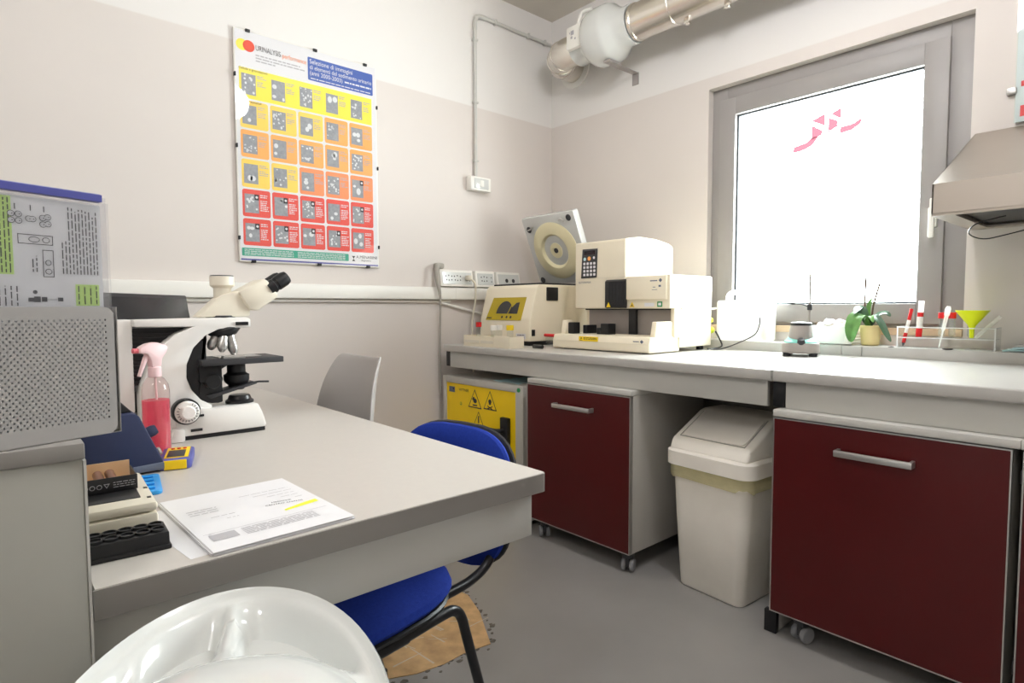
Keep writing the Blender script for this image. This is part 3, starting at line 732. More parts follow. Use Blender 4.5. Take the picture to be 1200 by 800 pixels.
# arm: outline of outer and inner curves
outer = [(.300, .765), (.300, .90), (.318, .955), (.345, 1.005), (.385, 1.040), (.430, 1.060), (.29, 1.062), (.286, 1.082), (.575, 1.086), (.588, 1.080), (.588, 1.056)]
inner = [(.500, 1.052), (.462, 1.034), (.430, 1.000), (.412, .955), (.410, .915), (.422, .880), (.445, .850), (.475, .832), (.47, .80)]
b = B(); b.prism(outer+inner, 'y', my-.042, my+.042, .004); b.build('arm', 'mwhite', t)
hp = [(.488+.092*cos(a), .930+.095*sin(a)) for a in [radians(105+12*i) for i in range(15)]]
b = B(); b.prism(hp+[(.505, .838), (.505, .945), (.464, .945), (.464, 1.024)], 'y', my-.036, my+.036, .002); b.build('focus_housing', 'black', t)
b = B(); b.box(.545, .580, my-.0455, my-.041, 1.062, 1.072); b.build('brand_plate', 'black', t)
b = B(); b.box(.245, .290, my+.0, my+.085, .825, 1.082, .005); b.build('lamp_house', 'mwhite', t)
b = B(); b.box(.240, .246, my+.005, my+.08, .84, 1.07, .002); b.build('lamp_side_plate', 'alu', t)
b = B(); b.box(.290, .430, my+.01, my+.075, .90, 1.058)
for k in range(14): b.box(.288, .432, my+.004, my+.08, .905+k*.011, .9105+k*.011)
b.build('heat_sink', 'softblack', t)
# focus knob
b = B(); b.lathe([(.034, 0), (.036, .004), (.036, .026), (.033, .03), (0, .03)], (.398, my-.056, .826), (0, -1, 0), 36); kn = b.build('focus_knob_ring', 'black', t)
b = B(); b.lathe([(.031, .028), (.031, .036), (.028, .038), (.020, .038), (.019, .048), (.016, .050), (0, .050)], (.398, my-.056, .826), (0, -1, 0), 36)
b.build('focus_knob', 'mwhite', t)
b = B()
for k in range(16):
    a = radians(150+k*18); O = Vector((.398, my-.0955, .826))
    b.cyl(O+Vector((.0215*cos(a), 0, .0215*sin(a))), O+Vector((.0275*cos(a), 0, .0275*sin(a))), .0008, seg=6)
b.build('knob_scale', 'dark', t)
# head
b = B()
b.prism([(.442, 1.086), (.470, 1.112), (.500, 1.142), (.520, 1.155), (.560, 1.165), (.578, 1.160), (.592, 1.120), (.590, 1.088)], 'y', my-.034, my+.034, .006, 2)
b.build('head', 'mcream', t)
b = B(); b.cyl((.515, my, 1.083), (.515, my, 1.091), .04); b.build('head_ring', 'dark', t)
b = B(); b.lathe([(.024, 1.13), (.024, 1.172), (.032, 1.178), (.0335, 1.18), (.0335, 1.206), (.030, 1.208), (.026, 1.204), (0, 1.204)], (.522, my, 0), EZ, 36); b.build('photo_tube', 'mcream', t)
b = B(); b.lathe([(.0295, 0), (.0320, .0015), (.0320, .005), (.0295, .006)], (.522, my, 1.204), EZ, 36); b.build('tube_rim', 'dark', t)
bd = Vector((.83, 0, .56)).normalized()
b = B()
b.prism([(.555, 1.160), (.585, 1.178), (.628, 1.202), (.640, 1.197), (.672, 1.155), (.668, 1.145), (.610, 1.105), (.585, 1.108)], 'y', my-.046, my+.046, .006, 2)
b.build('eyepiece_block', 'mcream', t)
for sgn in (-1, 1):
    o = Vector((.645, my+sgn*.029, 1.170))
    b = B(); b.lathe([(.0215, 0), (.0225, .004), (.0225, .022), (.0205, .024), (.0205, .030), (.0225, .032), (.0225, .060), (.019, .072), (.013, .074), (.011, .070), (0, .070)], o, bd, 30)
    b.build('eyepiece', 'black', t)
# nosepiece and objectives
b = B(); b.lathe([(0, .0), (.030, .0), (.044, .012), (.046, .022), (.04, .03), (0, .03)], (.528, my, 1.030), (-.22, 0, .97), 32); b.build('nosepiece', 'softblack', t)
for dx, dy, ln in ((-.048, -.012, .050), (-.020, -.030, .056), (.016, -.012, .066), (-.02, .03, .04), (.012, .032, .04)):
    d = Vector((dx*.9, dy*.9, -.09)).normalized(); o = Vector((.528+dx*.55, my+dy*.6, 1.036))
    b = B(); b.lathe([(.0125, 0), (.0125, ln*.45), (.014, ln*.46), (.014, ln*.75), (.009, ln*.92), (.0045, ln), (0, ln)], o, d, 22); b.build('objective', 'alu', t)
# stage
b = B(); b.box(.442, .668, my-.085, my+.075, .949, .966, .002); b.build('stage', 'dark', t)
b = B(); b.box(.50, .62, my-.03, my+.035, .966, .968).box(.505, .515, my-.07, my-.03, .966, .974, .001).box(.50, .56, my-.074, my-.066, .966, .973, .001); b.build('slide_holder', 'alu', t)
b = B(); b.prism([(.43, .93), (.50, .93), (.53, .948), (.43, .956)], 'y', my-.03, my+.04, .002).box(.44, .50, my-.055, my-.03, .90, .948, .003); b.build('stage_bracket', 'black', t)
b = B(); b.lathe([(0, .852), (.020, .852), (.024, .858), (.024, .866), (.033, .874), (.036, .882), (.036, .897), (.030, .900), (.026, .905), (.026, .945), (0, .945)], (.555, my, .015), EZ, 32); b.build('condenser', 'black', t)
b = B(); b.cyl((.475, my-.06, .902), (.475, my-.028, .902), .022, bev=.003).cyl((.49, my-.03, .905), (.49, my+.03, .905), .018); b.build('stage_knob', 'black', t)
b = B(); b.prism([(.47, .851), (.56, .874), (.60, .884), (.60, .889), (.56, .882), (.46, .860)], 'y', my-.045, my+.02, .001).tube([(.56, my-.02, .882), (.61, my-.03, .888), (.64, my-.03, .886)], .003, sub=1); b.build('filter_arm', 'dark', t)
b = B(); b.lathe([(0, .826), (.040, .826), (.040, .833), (.033, .838), (.030, .848), (.027, .850), (0, .850)], (.562, my, 0), EZ, 32); b.build('field_lens', 'softblack', t)

# monitor behind the microscope
ma = radians(50)
t = thing('monitor', 'dark flat computer monitor standing behind the microscope', 'monitor', (.420, 2.385, .7405), ma)
# local x along the screen width, front faces local -y
T = Matrix.Rotation(radians(-9), 4, 'X')
b = B(); b.T = Matrix.Translation((0, 0, .27)) @ T
b.box(-.265, .265, -.012, .030, -.17, .153, .005); b.build('casing', 'softblack', t, True)
b = B(); b.T = Matrix.Translation((0, 0, .27)) @ T; b.box(-.252, .252, -.0145, -.011, -.150, .140, .001); b.build('screen', 'screen', t, True)
b = B(); b.box(-.03, .03, .02, .05, .01, .25, .004); b.build('stand_neck', 'softblack', t, True)
b = B(); b.prism(rrect(-.12, .12, -.07, .11, .03), 'z', 0, .012, .003); b.build('stand_base', 'softblack', t, True)

# ================================================================ CHAIRS
# blue visitor chair, local forward = -x
t = thing('office_chair', 'blue fabric chair with black tube frame pushed under the desk corner', 'chair', (.560, 1.292, 0), radians(10))
def superell(a, b_, n=36, p=3.2, cx=0, cy=0):
    o = []
    for i in range(n):
        th = 2*pi*i/n; c, s_ = cos(th), sin(th)
        o.append((cx+a*abs(c)**(2/p)*(1 if c >= 0 else -1), cy+b_*abs(s_)**(2/p)*(1 if s_ >= 0 else -1)))
    return o
b = B(); rs = []
for z, k in ((.425, .86), (.432, .95), (.447, 1.0), (.462, .98), (.470, .92), (.474, .75), (.474, .4)):
    rs.append([(x*k, y*k, z+.012*(x/.21)**2*(1 if x > 0 else .2)) for x, y in superell(.235, .228, cx=.018, cy=-.02)])
b.loft(rs); b.build('seat', 'blue', t, True)
b = B(); b.loft([[(x*k, y*k, z) for x, y in superell(.228, .222, cx=.018, cy=-.02)] for z, k in ((.412, .9), (.418, .98), (.428, 1.0), (.432, .98))]); b.build('seat_shell', 'black', t, True)
def back_pt(u, v, off):        # u: -1..1 width, v: -1..1 height
    x = .468+.022*(v)-.020*u*u+off; return (x, .232*u*(1-.06*(1-v)*.5)+.03, .575+.195*v)
def back_mesh(off0, off1, k):
    b = B(); rs = []
    ol = superell(1, 1, 40, 3.0)
    for s_, o in ((.0, off0), (.55, off0), (.9, off0), (.985*k, off0+(off1-off0)*.25), (1.0*k, (off0+off1)/2), (.985*k, off0+(off1-off0)*.75), (.9, off1), (.5, off1), (.0, off1)):
        if s_ == 0: s_ = .02
        rs.append([back_pt(u*s_, v*s_, o) for u, v in ol])
    b.loft(rs); return b
back_mesh(-.030, .008, 1).build('backrest', 'blue', t, True)
lab(back_mesh(.006, .022, 1.015).build('back_shell', 'dark', t, True), 'dark plastic shell on the back of the backrest')
for sg in (-1, 1):
    b = B(); yy = sg*.210-.01
    b.tube([(-.17, yy, .402), (.0, yy, .402), (.155, yy, .405), (.198, yy, .399), (.222, yy, .372), (.245, yy, .30), (.325, yy*1.06, .012)], .0125, seg=12, sub=5); b.build('rear_leg', 'softblack', t, True)
    b = B(); b.tube([(.05, yy, .400), (-.12, yy, .400), (-.19, yy, .392), (-.215, yy, .36), (-.225, yy, .30), (-.25, yy*1.05, .012)], .0125, seg=12, sub=5); b.build('front_leg', 'softblack', t, True)
    b = B(); b.tube([(.02, sg*.17+.02, .410), (.25, sg*.17+.02, .400), (.350, sg*.17+.025, .402), (.415, sg*.17+.03, .425), (.452, sg*.17+.03, .49), (.4745, sg*.165+.03, .62)], .0125, seg=12, sub=5); b.build('back_upright', 'softblack', t, True)
    for x in (.325, -.25): B().cyl((x, sg*.222-.0106, 0), (x, sg*.222-.0106, .02), .017).build('foot_cap', 'black', t, True)
for x in (.13, -.15): B().tube([(x, -.195, .40), (x, .195, .40)], .011, sub=1).build('cross_bar', 'softblack', t, True)

# grey shell chair
t = thing('shell_chair', 'grey moulded plastic shell chair between the desk and the poster wall', 'chair', (.855, 2.165, 0), radians(3))
prof = [(-.22, .470, .195), (-.19, .485, .205), (-.08, .470, .215), (.05, .458, .222), (.14, .470, .225), (.195, .520, .225), (.225, .60, .222), (.245, .70, .212), (.262, .80, .193), (.280, .89, .170), (.286, .925, .150)]
rows = []
for i, (x, z, w) in enumerate(prof):
    bk = ss(z, .47, .62); r = []
    for k in range(17):
        v = -1+k/8; e = v*v
        top = ss(z, .85, .93)
        r.append((x-bk*(.065*e+.02*e*e)*(1-.55*top), w*v, z+(1-bk)*.045*e**1.5+top*.012*(e-.6)))
    rows.append(r)
b = B(); b.grid(rows, thick=.011); o = b.build('shell', 'greyshell', t, True, sharp=50)
md = o.modifiers.new('Subdivision', 'SUBSURF'); md.levels = 1; md.render_levels = 2
b = B(); b.lathe([(.06, .452), (.07, .445), (.03, .41), (.025, .40), (.025, .09), (.06, .075), (0, .075)], seg=24); b.build('column', 'alu', t, True)
for k in range(4):
    a = radians(45+90*k); b = B(); b.tube([(.03*cos(a), .03*sin(a), .085), (.15*cos(a), .15*sin(a), .07), (.25*cos(a), .25*sin(a), .015)], .013, sub=4); b.build('leg', 'greyshell', t, True)

# ================================================================ WHITE BIN IN THE FOREGROUND (oval, with recessed grip lid)
t = thing('oval_container', 'large glossy white oval container with recessed grip lid before the desk', 'container', (.15, .60, 0), radians(70))
a_, b_ = .285, .163
def oval(k, z, n=72): return [(a_*k*cos(2*pi*i/n), b_*k*sin(2*pi*i/n), z) for i in range(n)]
b = B(); b.loft([oval(.80, 0), oval(.83, .01), oval(.88, .20), oval(.94, .45), oval(.985, .64), oval(.99, .672)]); b.build('tub', 'gloss_white', t, True, sharp=60)
dcx, dr = -.078, .150
def lid_h(x, y):
    rho = sqrt((x/a_)**2+(y/b_)**2); drim = (1-rho)*.17
    dd = sqrt((x-dcx)**2+(y*1.02)**2)-dr
    h = .716+.020*ss(drim, 0, .10)-.010*ss(drim, .0, .012)+.004
    rec = ss(drim, .012, .050)*ss(dd, .008, .050)
    bar = exp(-((y-.004)/.0165)**4)
    b2 = exp(-((y-.098)/.012)**2)*.6
    return h-.062*rec*(1-.86*max(bar, b2))*ss(x, .02, .07)
rows = [oval(1.0, .672), oval(1.012, .676), oval(1.012, .708), oval(1.0, .7155)]
for k in [.985, .97, .95, .93, .91, .89, .87, .85, .82, .79, .76, .73, .70, .67, .64, .61, .58, .55, .52, .49, .45, .40, .33, .25, .15, .05]:
    rows.append([(x, y, lid_h(x, y)) for x, y, z in oval(k, 0)])
b = B(); b.grid(rows, close_v=True); b.build('lid', 'gloss_white', t, True, sharp=70)
b = B(); b.lathe([(dr, .712), (dr+.001, .730), (dr-.004, .738), (dr*.8, .750), (dr*.5, .757), (0, .760)], (dcx, 0, 0), EZ, 60, scale=(1, .93)); b.build('lid_dome', 'gloss_white', t, True, sharp=60)

# ================================================================ LAB BENCH
bx, bf = 2.78, 1.96
def bench(name, label, ya, yb, legs, aya, ayb, ledge):
    t = thing(name, label, 'lab bench', (2.4, (ya+yb)/2, 0))
    B().box(bf, bx, ya, yb, .862, .900, .006, 3, edges=lambda c, d: abs(d.y) > .9 and c.x < 2.2).build('worktop', 'lam', t)
    B().box(1.988, 2.006, aya, ayb, .772, .862, .001).build('apron', 'apron', t)
    for y in legs:
        foot = y < 2
        b = B(); b.box(2.0145, 2.735, y-.02, y+.02, .79, .8615).box(2.66, 2.72, y-.02, y+.02, .0, .80)
        if foot: b.box(1.985, 2.735, y-.02, y+.02, .003, .074, .002)
        lg = b.build('bench_leg', 'cabgrey', t)
        if foot: B().box(1.962, 1.9845, y-.021, y+.021, .0, .076, .002).build('end_cap', 'black', lg)
        B().box(1.990, 2.014, y-.02, y+.02, .7735, .8615, .002).build('end_cap', 'black', lg)
    B().box(2.74, 2.752, aya, ayb, .40, .8615).build('back_panel', 'cabgrey', t)
    for p, q in ledge: B().box(bx+.001, XW-.002, p, q, .86, .943, .003).build('service_ledge', 'lam', t)
    return t
bench('lab_bench', 'light grey lab bench carrying the centrifuge and analyser, up to the poster wall', .913, 2.83, (2.822,), .935, 2.80, [(.904+.002, .984), (.986, 2.82)])
bench('lab_bench', 'light grey lab bench before the window, carrying no machines, red cabinets under it', -1.2, .905, (.897, -1.1), -1.15, .873, [(-1.2, .904)])
# under-bench cabinets
def castor(t, x, y, rz=0):
    T = Matrix.Translation((x, y, 0)) @ Matrix.Rotation(rz, 4, 'Z')
    c = None
    for s_ in (-1, 1):
        b = B(); b.T = T; b.lathe([(0, 0), (.016, 0), (.024, .002), (.027, .006), (.027, .016), (.024, .019), (0, .019)], (0, s_*.007-(0 if s_ > 0 else 0), .027), (0, s_, 0), 24)
        o = b.build('castor_wheel', 'rubber', t)
    b = B(); b.T = T; b.box(-.018, .018, -.007, .007, .02, .058, .002).box(-.02, .02, -.02, .02, .058, .088); b.build('castor_fork', 'dark', t)
def under_cab(label, ya, yb, hy, castors, strip=None, group='red fronted cabinets under the bench'):
    t = thing('base_cabinet', label, 'cabinet', (2.2, (ya+yb)/2, 0), group=group)
    B().box(1.962, 2.50, ya+.002, yb-.002, .086, .748, .001).build('body', 'cabgrey', t)
    sa, sb = strip or (ya, yb)
    B().box(1.945, 2.50, sa, sb, .7485, .771, .002).build('top_strip', 'apron', t)
    d = B().box(1.943, 1.961, ya+.004, yb-.004, .090, .742).build('door', 'red', t)
    b = B(); e = .0035; ring(b, 1.9415, 1.961, ya+.0005, yb-.0005, .0865, .7455, e, bev=0); b.build('door_edge', 'alu', d)
    if hy:
        b = B(); b.box(1.908, 1.918, hy[0], hy[1], .656, .676, .003).box(1.916, 1.944, hy[0], hy[0]+.01, .656, .676, .002).box(1.916, 1.944, hy[1]-.01, hy[1], .656, .676, .002); b.build('handle', 'alu', d)
    for z in (.16, .66): B().box(1.95, 1.966, yb-.0005, yb+.004, z, z+.035, .001).build('hinge', 'dark', t)
    for x, y, r in castors: castor(t, x, y, r)
    return t
under_cab('red-fronted cabinet on castors beside the yellow safety cabinet', 1.478, 2.098, (1.674, 1.900), [(1.985, 2.02, .9), (1.985, 1.515, .4), (2.44, 2.02, .3), (2.44, 1.53, 1)])
under_cab('wide red-fronted cabinet on castors between the white bin and another red one', .276, .892, (.486, .692), [(1.99, .80, -.35), (1.99, .33, .4), (2.44, .80, .3), (2.44, .33, 1)], (.262, .895))
under_cab('red-fronted cabinet farthest from the yellow safety cabinet, only its edge in view', -.36, .256, (-.15, .055), [(1.99, .20, .4), (2.44, .20, .2), (1.99, -.31, 0), (2.44, -.31, 0)], (-.36, .261))

# yellow safety cabinet
t = thing('safety_cabinet', 'grey safety cabinet with yellow hazard door under the bench end', 'safety cabinet', (2.25, 2.51, 0))
b = B(); b.box(1.995, 2.55, 2.168, 2.862, .02, .718, .003); ring(b, 1.978, 1.996, 2.168, 2.862, .02, .718, .03, wt=.036, wr=.056); b.build('body', 'safegrey', t)
d = B().box(1.985, 1.994, 2.226, 2.831, .052, .680).build('door', 'yellow', t)
b = B(); b.box(1.960, 1.986, 2.268, 2.328, .34, .545, .006); b.build('handle_plate', 'black', d)
b = B(); b.tube([(1.958, 2.30, .478), (1.928, 2.31, .478), (1.920, 2.36, .478), (1.924, 2.43, .482), (1.930, 2.475, .476)], .013, seg=12); b.build('lever', 'black', d)
b = B(); b.cyl((1.955, 2.298, .395), (1.961, 2.298, .395), .009); b.build('key_lock', 'alu', d)
b = B(); b.cyl((1.974, 2.197, .697), (1.981, 2.197, .697), .011); b.build('lock', 'green', t)
O = Vector((1.9842, 0, 0)); U = Vector((0, -1, 0))
def tri(b, cy, cz, w, h, m0=0, m1=1):
    b.m = m0; b.poly(O, U, EZ, [(-cy-w/2, cz), (-cy+w/2, cz), (-cy, cz+h)])
    b.m = m1; k = .86; b.poly(O+Vector((-.0004, 0, 0)), U, EZ, [(-cy-w/2*k, cz+h*.055), (-cy+w/2*k, cz+h*.055), (-cy, cz+h*.055+h*k)])
b = B(); Q = O+Vector((-.0008, 0, 0))
tri(b, 2.566, .560, .120, .104)
b.m = 0
# flammable-like hand and drop, skull, exclamation mark
b.disc(Q, U, EZ, (-2.563, .600), .016, 14, .013); b.rects(Q, U, EZ, [(-2.585, -2.545, .572, .579)]); b.poly(Q, U, EZ, [(-2.59, .608), (-2.578, .622), (-2.566, .618), (-2.58, .600)])
b.build('corrosive_sign', ['ink', 'yellow'], d); b = B(); tri(b, 2.434, .565, .112, .104); b.m = 0
b.disc(Q, U, EZ, (-2.434, .611), .0135, 14, .012); b.rects(Q, U, EZ, [(-2.4425, -2.4255, .594, .604)])
for s_ in (-1, 1): b.poly(Q, U, EZ, [(-2.434-.022, .578+s_*.008-.003), (-2.434+.022, .578-s_*.008-.003), (-2.434+.022, .578-s_*.008+.003), (-2.434-.022, .578+s_*.008+.003)])
b.build('skull_sign', ['ink', 'yellow'], d); b = B(); tri(b, 2.533, .458, .098, .088); b.m = 0
b.rects(Q, U, EZ, [(-2.538, -2.528, .481, .520)]); b.disc(Q, U, EZ, (-2.533, .471), .0055, 10)
b.build('exclamation_sign', ['ink', 'yellow'], d); b = B(); b.text('WITTNER', .021, (1.9838, 2.712, .642), U, EZ); b.build('lettering', 'ink', d); b = B()
b.m = 2; b.rects(O, U, EZ, [(-2.808, -2.752, .628, .660)]); b.m = 0; b.disc(Q, U, EZ, (-2.765, .648), .006, 10)
b.build('metal_label', ['ink', 'yellow', 'bluegrey'], d); b = B(); b.m = 3; b.disc(O, U, EZ, (-2.695, .570), .009, 12); b.m = 1; b.disc(Q, U, EZ, (-2.695, .571), .006, 10)
b.build('green_sticker', ['ink', 'yellow', 'bluegrey', 'green'], d)
b = B(); b.face([(2.01, 2.25, .7195), (2.02, 2.42, .7195), (2.30, 2.46, .7195), (2.28, 2.27, .7195)])
rows = [[(2.01+.02*i, 2.235+.05*j, .7188+.006*abs(sin(i*.9+j))) for j in range(5)] for i in range(14)]
b.bm.free(); b = B(); b.grid(rows, thick=.001); tag(b.build('loose_paper', 'cyan'), 'bluish white paper lying on top of the yellow safety cabinet', 'paper')

# waste bin with swing lid
t = thing('waste_bin', 'off-white swing-lid waste bin between the two red cabinets', 'waste bin', (2.19, 1.165, 0), radians(-4))
def rr(hx, hy, z, r=.045): return [(x, y, z) for x, y in rrect(-hx, hx, -hy, hy, r, 6)]
b = B(); b.loft([rr(.150, .135, 0, .03), rr(.157, .142, .008, .04), rr(.170, .160, .30, .045), rr(.178, .170, .50, .05), rr(.178, .170, .515, .05)]); b.build('bin_body', 'binw', t, True, sharp=50)
b = B(); rnd = random.Random(9)
r0 = rr(.182, .175, .515, .05); r1 = [(x*1.03, y*1.04, .455-.022*rnd.random()) for x, y, z in r0]; rm = [(x*1.035, y*1.04, .495) for x, y, z in r0]
b.grid([r0, rm, r1], close_v=True); b.build('bin_bag', 'bag', t, True)
b = B()
b.loft([rr(.186, .180, .490, .05), rr(.196, .190, .492, .055), rr(.196, .190, .545, .055), rr(.186, .180, .552, .05)])
# hood sides sloping up to the back (profile in x-z)
b.prism([(-.180, .548), (-.165, .585), (-.155, .595), (.02, .684), (.05, .690), (.182, .690), (.185, .548)], 'y', -.170, .170, .012, 3)
lid = b.build('bin_lid', 'binw', t, True, sharp=40)
sl = Vector((.175, 0, .089)).normalized(); n = Vector((-sl.z, 0, sl.x)); o = Vector((-.155, 0, .596))
T = Matrix(((sl.x, 0, n.x, o.x), (0, 1, 0, 0), (sl.z, 0, n.z, o.z), (0, 0, 0, 1)))
b = B(); b.prism(rrect(.012, .182, -.135, .135, .02), 'z', 0, .006, .003, T=T); b.build('swing_flap', 'binw', lid, True)
b = B(); b.box(.008, .0095, -.140, .140, .0005, .0035, T=T).box(.008, .186, -.1405, -.139, .0, .003, T=T).box(.008, .186, .139, .1405, .0, .003, T=T); b.build('flap_gap', 'cabgrey', lid, True)

# ================================================================ ON THE COUNTER
ZT = .9005
# centrifuge
t = thing('centrifuge', 'cream bench centrifuge with its lid open beside the socket boxes', 'centrifuge', (2.45, 2.58, ZT))
pf = [(2.205, .925), (2.212, 1.05), (2.262, 1.222), (2.280, 1.240), (2.72, 1.240), (2.72, .925)]
b = B(); b.prism(pf, 'y', 2.362, 2.80, .008, 3); b.build('casing', 'cream', t)
b = B(); b.box(2.225, 2.70, 2.38, 2.785, ZT, .927, .002); b.build('plinth', 'black', t)
b = B(); b.prism(rrect(2.30, 2.70, 2.375, 2.79, .02), 'z', 1.239, 1.250, .003); b.build('rim_seal', 'softblack', t)
nv = Vector((-.96, 0, .279)); up = Vector((.279, 0, .96)); o0 = Vector((2.2105, 0, 1.04))-Vector((.003, 0, 0))
b = B(); b.m = 0; U = Vector((0, -1, 0)); O = Vector((2.2075, 0, 1.040)); W = Vector((.050, 0, .172)).normalized()
b.poly(O, U, W, [(-2.745, 0), (-2.435, 0), (-2.425, .135), (-2.712, .135)])
b.m = 1; Q = O+Vector((-.001, 0, .0003))
b.poly(Q, U, W, [(-2.66+.14*(.5-.5*cos(a)), .038+.075*sin(a)) for a in [pi*i/16 for i in range(17)]])
b.m = 0; Q2 = O+Vector((-.0016, 0, .0005)); b.poly(Q2, U, W, [(-2.562, .036), (-2.555, .036), (-2.528, .095), (-2.535, .095)])
b.m = 1; b.poly(Q, U, W, [(-2.545, .038), (-2.475, .038), (-2.472, .105), (-2.50, .102), (-2.53, .075)])
b.m = 2
for k, u in enumerate((-2.60, -2.56, -2.525)): b.disc(Q, U, W, (u, .018), .008, 12)
b.rects(Q, U, W, [(-2.735, -2.69, .010, .016)])
b.build('control_panel', ['display', 'dark', 'ink'], t)
b = B(); b.box(2.262, 2.33, 2.3575, 2.3645, 1.165, 1.228, .006); b.bm.free()
b = B(); b.box(2.335, 2.425, 2.3555, 2.364, 1.150, 1.225, .004); b.build('latch', 'black', t)
b = B(); b.box(2.222, 2.245, 2.357, 2.364, .955, .99, .002); b.build('power_switch', 'black', t)
b = B(); b.rects((2.2035, 0, .937), (0, -1, 0), EZ, [(-2.47, -2.39, 0, .030)]); b.build('label_sticker', 'paper', t)
b = B(); b.rects((2.2031, 0, .937), (0, -1, 0), EZ, dashes(random.Random(3), -2.46, -2.40, .02, .004, .02)+dashes(random.Random(5), -2.46, -2.40, .010, .002, .02)); b.build('label_print', 'ink', t)
# lid: local u along width(-y), v up the lid
ly0, ly1 = 2.345, 2.785; hx_, hz_ = 2.705, 1.262; tx_, tz_ = 2.530, 1.666
V = Vector((tx_-hx_, 0, tz_-hz_)); LV = V.length; V.normalize(); Nn = Vector((-V.z, 0, V.x))   # Nn faces the viewer (-x, down a little)
if Nn.x > 0: Nn = -Nn
TL = Matrix(((0, V.x, -Nn.x, hx_), (1, 0, 0, 0), (0, V.z, -Nn.z, hz_), (0, 0, 0, 1)))           # local (y, v, depth away from viewer)
b = B(); b.prism(rrect(ly0, ly1, 0, LV, .012), 'z', 0, .045, .004, T=TL); ld = b.build('lid', 'gloss_white', t)
b = B(); b.lathe([(.178, 0), (.180, .006), (.165, .014), (.110, .016), (.104, .012), (.088, -.012), (.050, -.016), (.048, .002), (.020, .004), (.018, .0), (0, .0)], TL @ Vector(((ly0+ly1)/2-.004, LV*.49, -.001)), Nn, 56)
b.build('lid_insert', 'cream2', ld)
C0 = TL @ Vector(((ly0+ly1)/2-.004, LV*.49, -.001)); B().lathe([(0, 0), (.016, 0), (.016, .004), (0, .004)], C0, Nn, 24).build('spindle_hole', 'dark', ld)
for yy, vv in ((ly1-.045, LV-.075), (ly0+.045, LV-.035), (ly1-.035, .030)): B().lathe([(.018, 0), (.020, .003), (.016, .006), (0, .004)], TL @ Vector((yy, vv, -.001)), Nn, 22).build('lid_stud', 'dark', ld)
b = B(); b.tube([TL @ Vector((ly1-.09, LV-.055, -.01)), TL @ Vector((ly1-.07, LV-.07, -.012)), TL @ Vector((ly1-.045, LV-.075, -.012))], .005).build('lid_hook', 'alu', ld); b = B(); b.tube([TL @ Vector((ly0+.12, LV-.04, -.01)), TL @ Vector((ly0+.10, LV-.035, -.012)), TL @ Vector((ly0+.08, LV-.05, -.012))], .005); b.build('lid_hook', 'alu', ld)

# small box with compartments in front of the centrifuge
t = thing('sorting_box', 'low cream box with compartments on the counter before the centrifuge', 'box', (2.02, 2.50, ZT))
b = B(); bx0, bx1, by0, by1, bz = 1.985, 2.085, 2.275, 2.665, .960
b.box(bx0, bx1, by0, by1, ZT, ZT+.006).box(bx0, bx0+.004, by0, by1, ZT, bz-.004).box(bx1-.004, bx1, by0, by1, ZT, bz).box(bx0, bx1, by0, by0+.004, ZT, bz).box(bx0, bx1, by1-.004, by1, ZT, bz)
b.box(bx0, bx1, 2.515, 2.519, ZT, bz).box(bx0, bx1, 2.395, 2.399, ZT, bz); b.box(bx0-.004, bx0+.001, by0-.001, 2.397, ZT, bz+.004, .002)
b.build('box_body', 'cream', t)
b = B(); b.box(bx0-.0022, bx0-.0002, 2.525, 2.655, ZT+.02, ZT+.035).box(bx0-.0022, bx0-.0002, 2.405, 2.51, ZT+.02, ZT+.035); b.build('label_slot', 'ivory', t)
def vial(x, y, z, h, r, capm, label, capn='cap'):
    t = thing('vial', label, 'vial', (x, y, z), group='vials in the sorting box')
    B().lathe([(0, .001), (r*.9, 0), (r, .003), (r, h-.012), (r*.85, h-.012)], (x, y, z), EZ, 18).build('vial_body', 'clearpl', t)
    B().lathe([(0, h), (r*1.1, h), (r*1.15, h-.003), (r*1.15, h-.026), (r, h-.027)], (x, y, z), EZ, 18).build(capn, capm, t)
vial(2.03, 2.585, ZT+.0065, .125, .014, 'red2', 'small vial with red cap in the cream sorting box')
vial(2.05, 2.48, ZT+.0065, .108, .016, 'white', 'small white-capped vial in the middle of the sorting box')
vial(2.045, 2.425, ZT+.0065, .112, .014, 'white', 'small white-capped vial next to the yellow-capped one')
vial(2.05, 2.345, ZT+.0065, .112, .017, 'warnyel', 'small vial with yellow cap in the cream sorting box')
# red marker tube and bits between the machines
t = thing('red_capped_tube', 'clear tube with long red cap lying between centrifuge and analyser', 'tube', (2.31, 2.26, ZT))
b = B(); b.box(2.28, 2.34, 2.195, 2.315, ZT, ZT+.026, .004); b.build('clear_tray', 'clearpl', t)
b = B(); b.cyl((2.31, 2.19, ZT+.058), (2.31, 2.35, ZT+.058), .0085, bev=.003); 
b.build('red_cap', 'red2', t)
b = B(); b.box(2.295, 2.325, 2.20, 2.33, ZT+.026, ZT+.049, .004); b.build('tube_body', 'clearpl', t)
b = B(); b.cyl((2.115, 2.165, ZT+.010), (2.115, 2.235, ZT+.010), .010, bev=.002); tag(b.build('bottle_stopper', 'softblack'), 'small black stopper lying on the counter at the analyser tray corner', 'stopper')

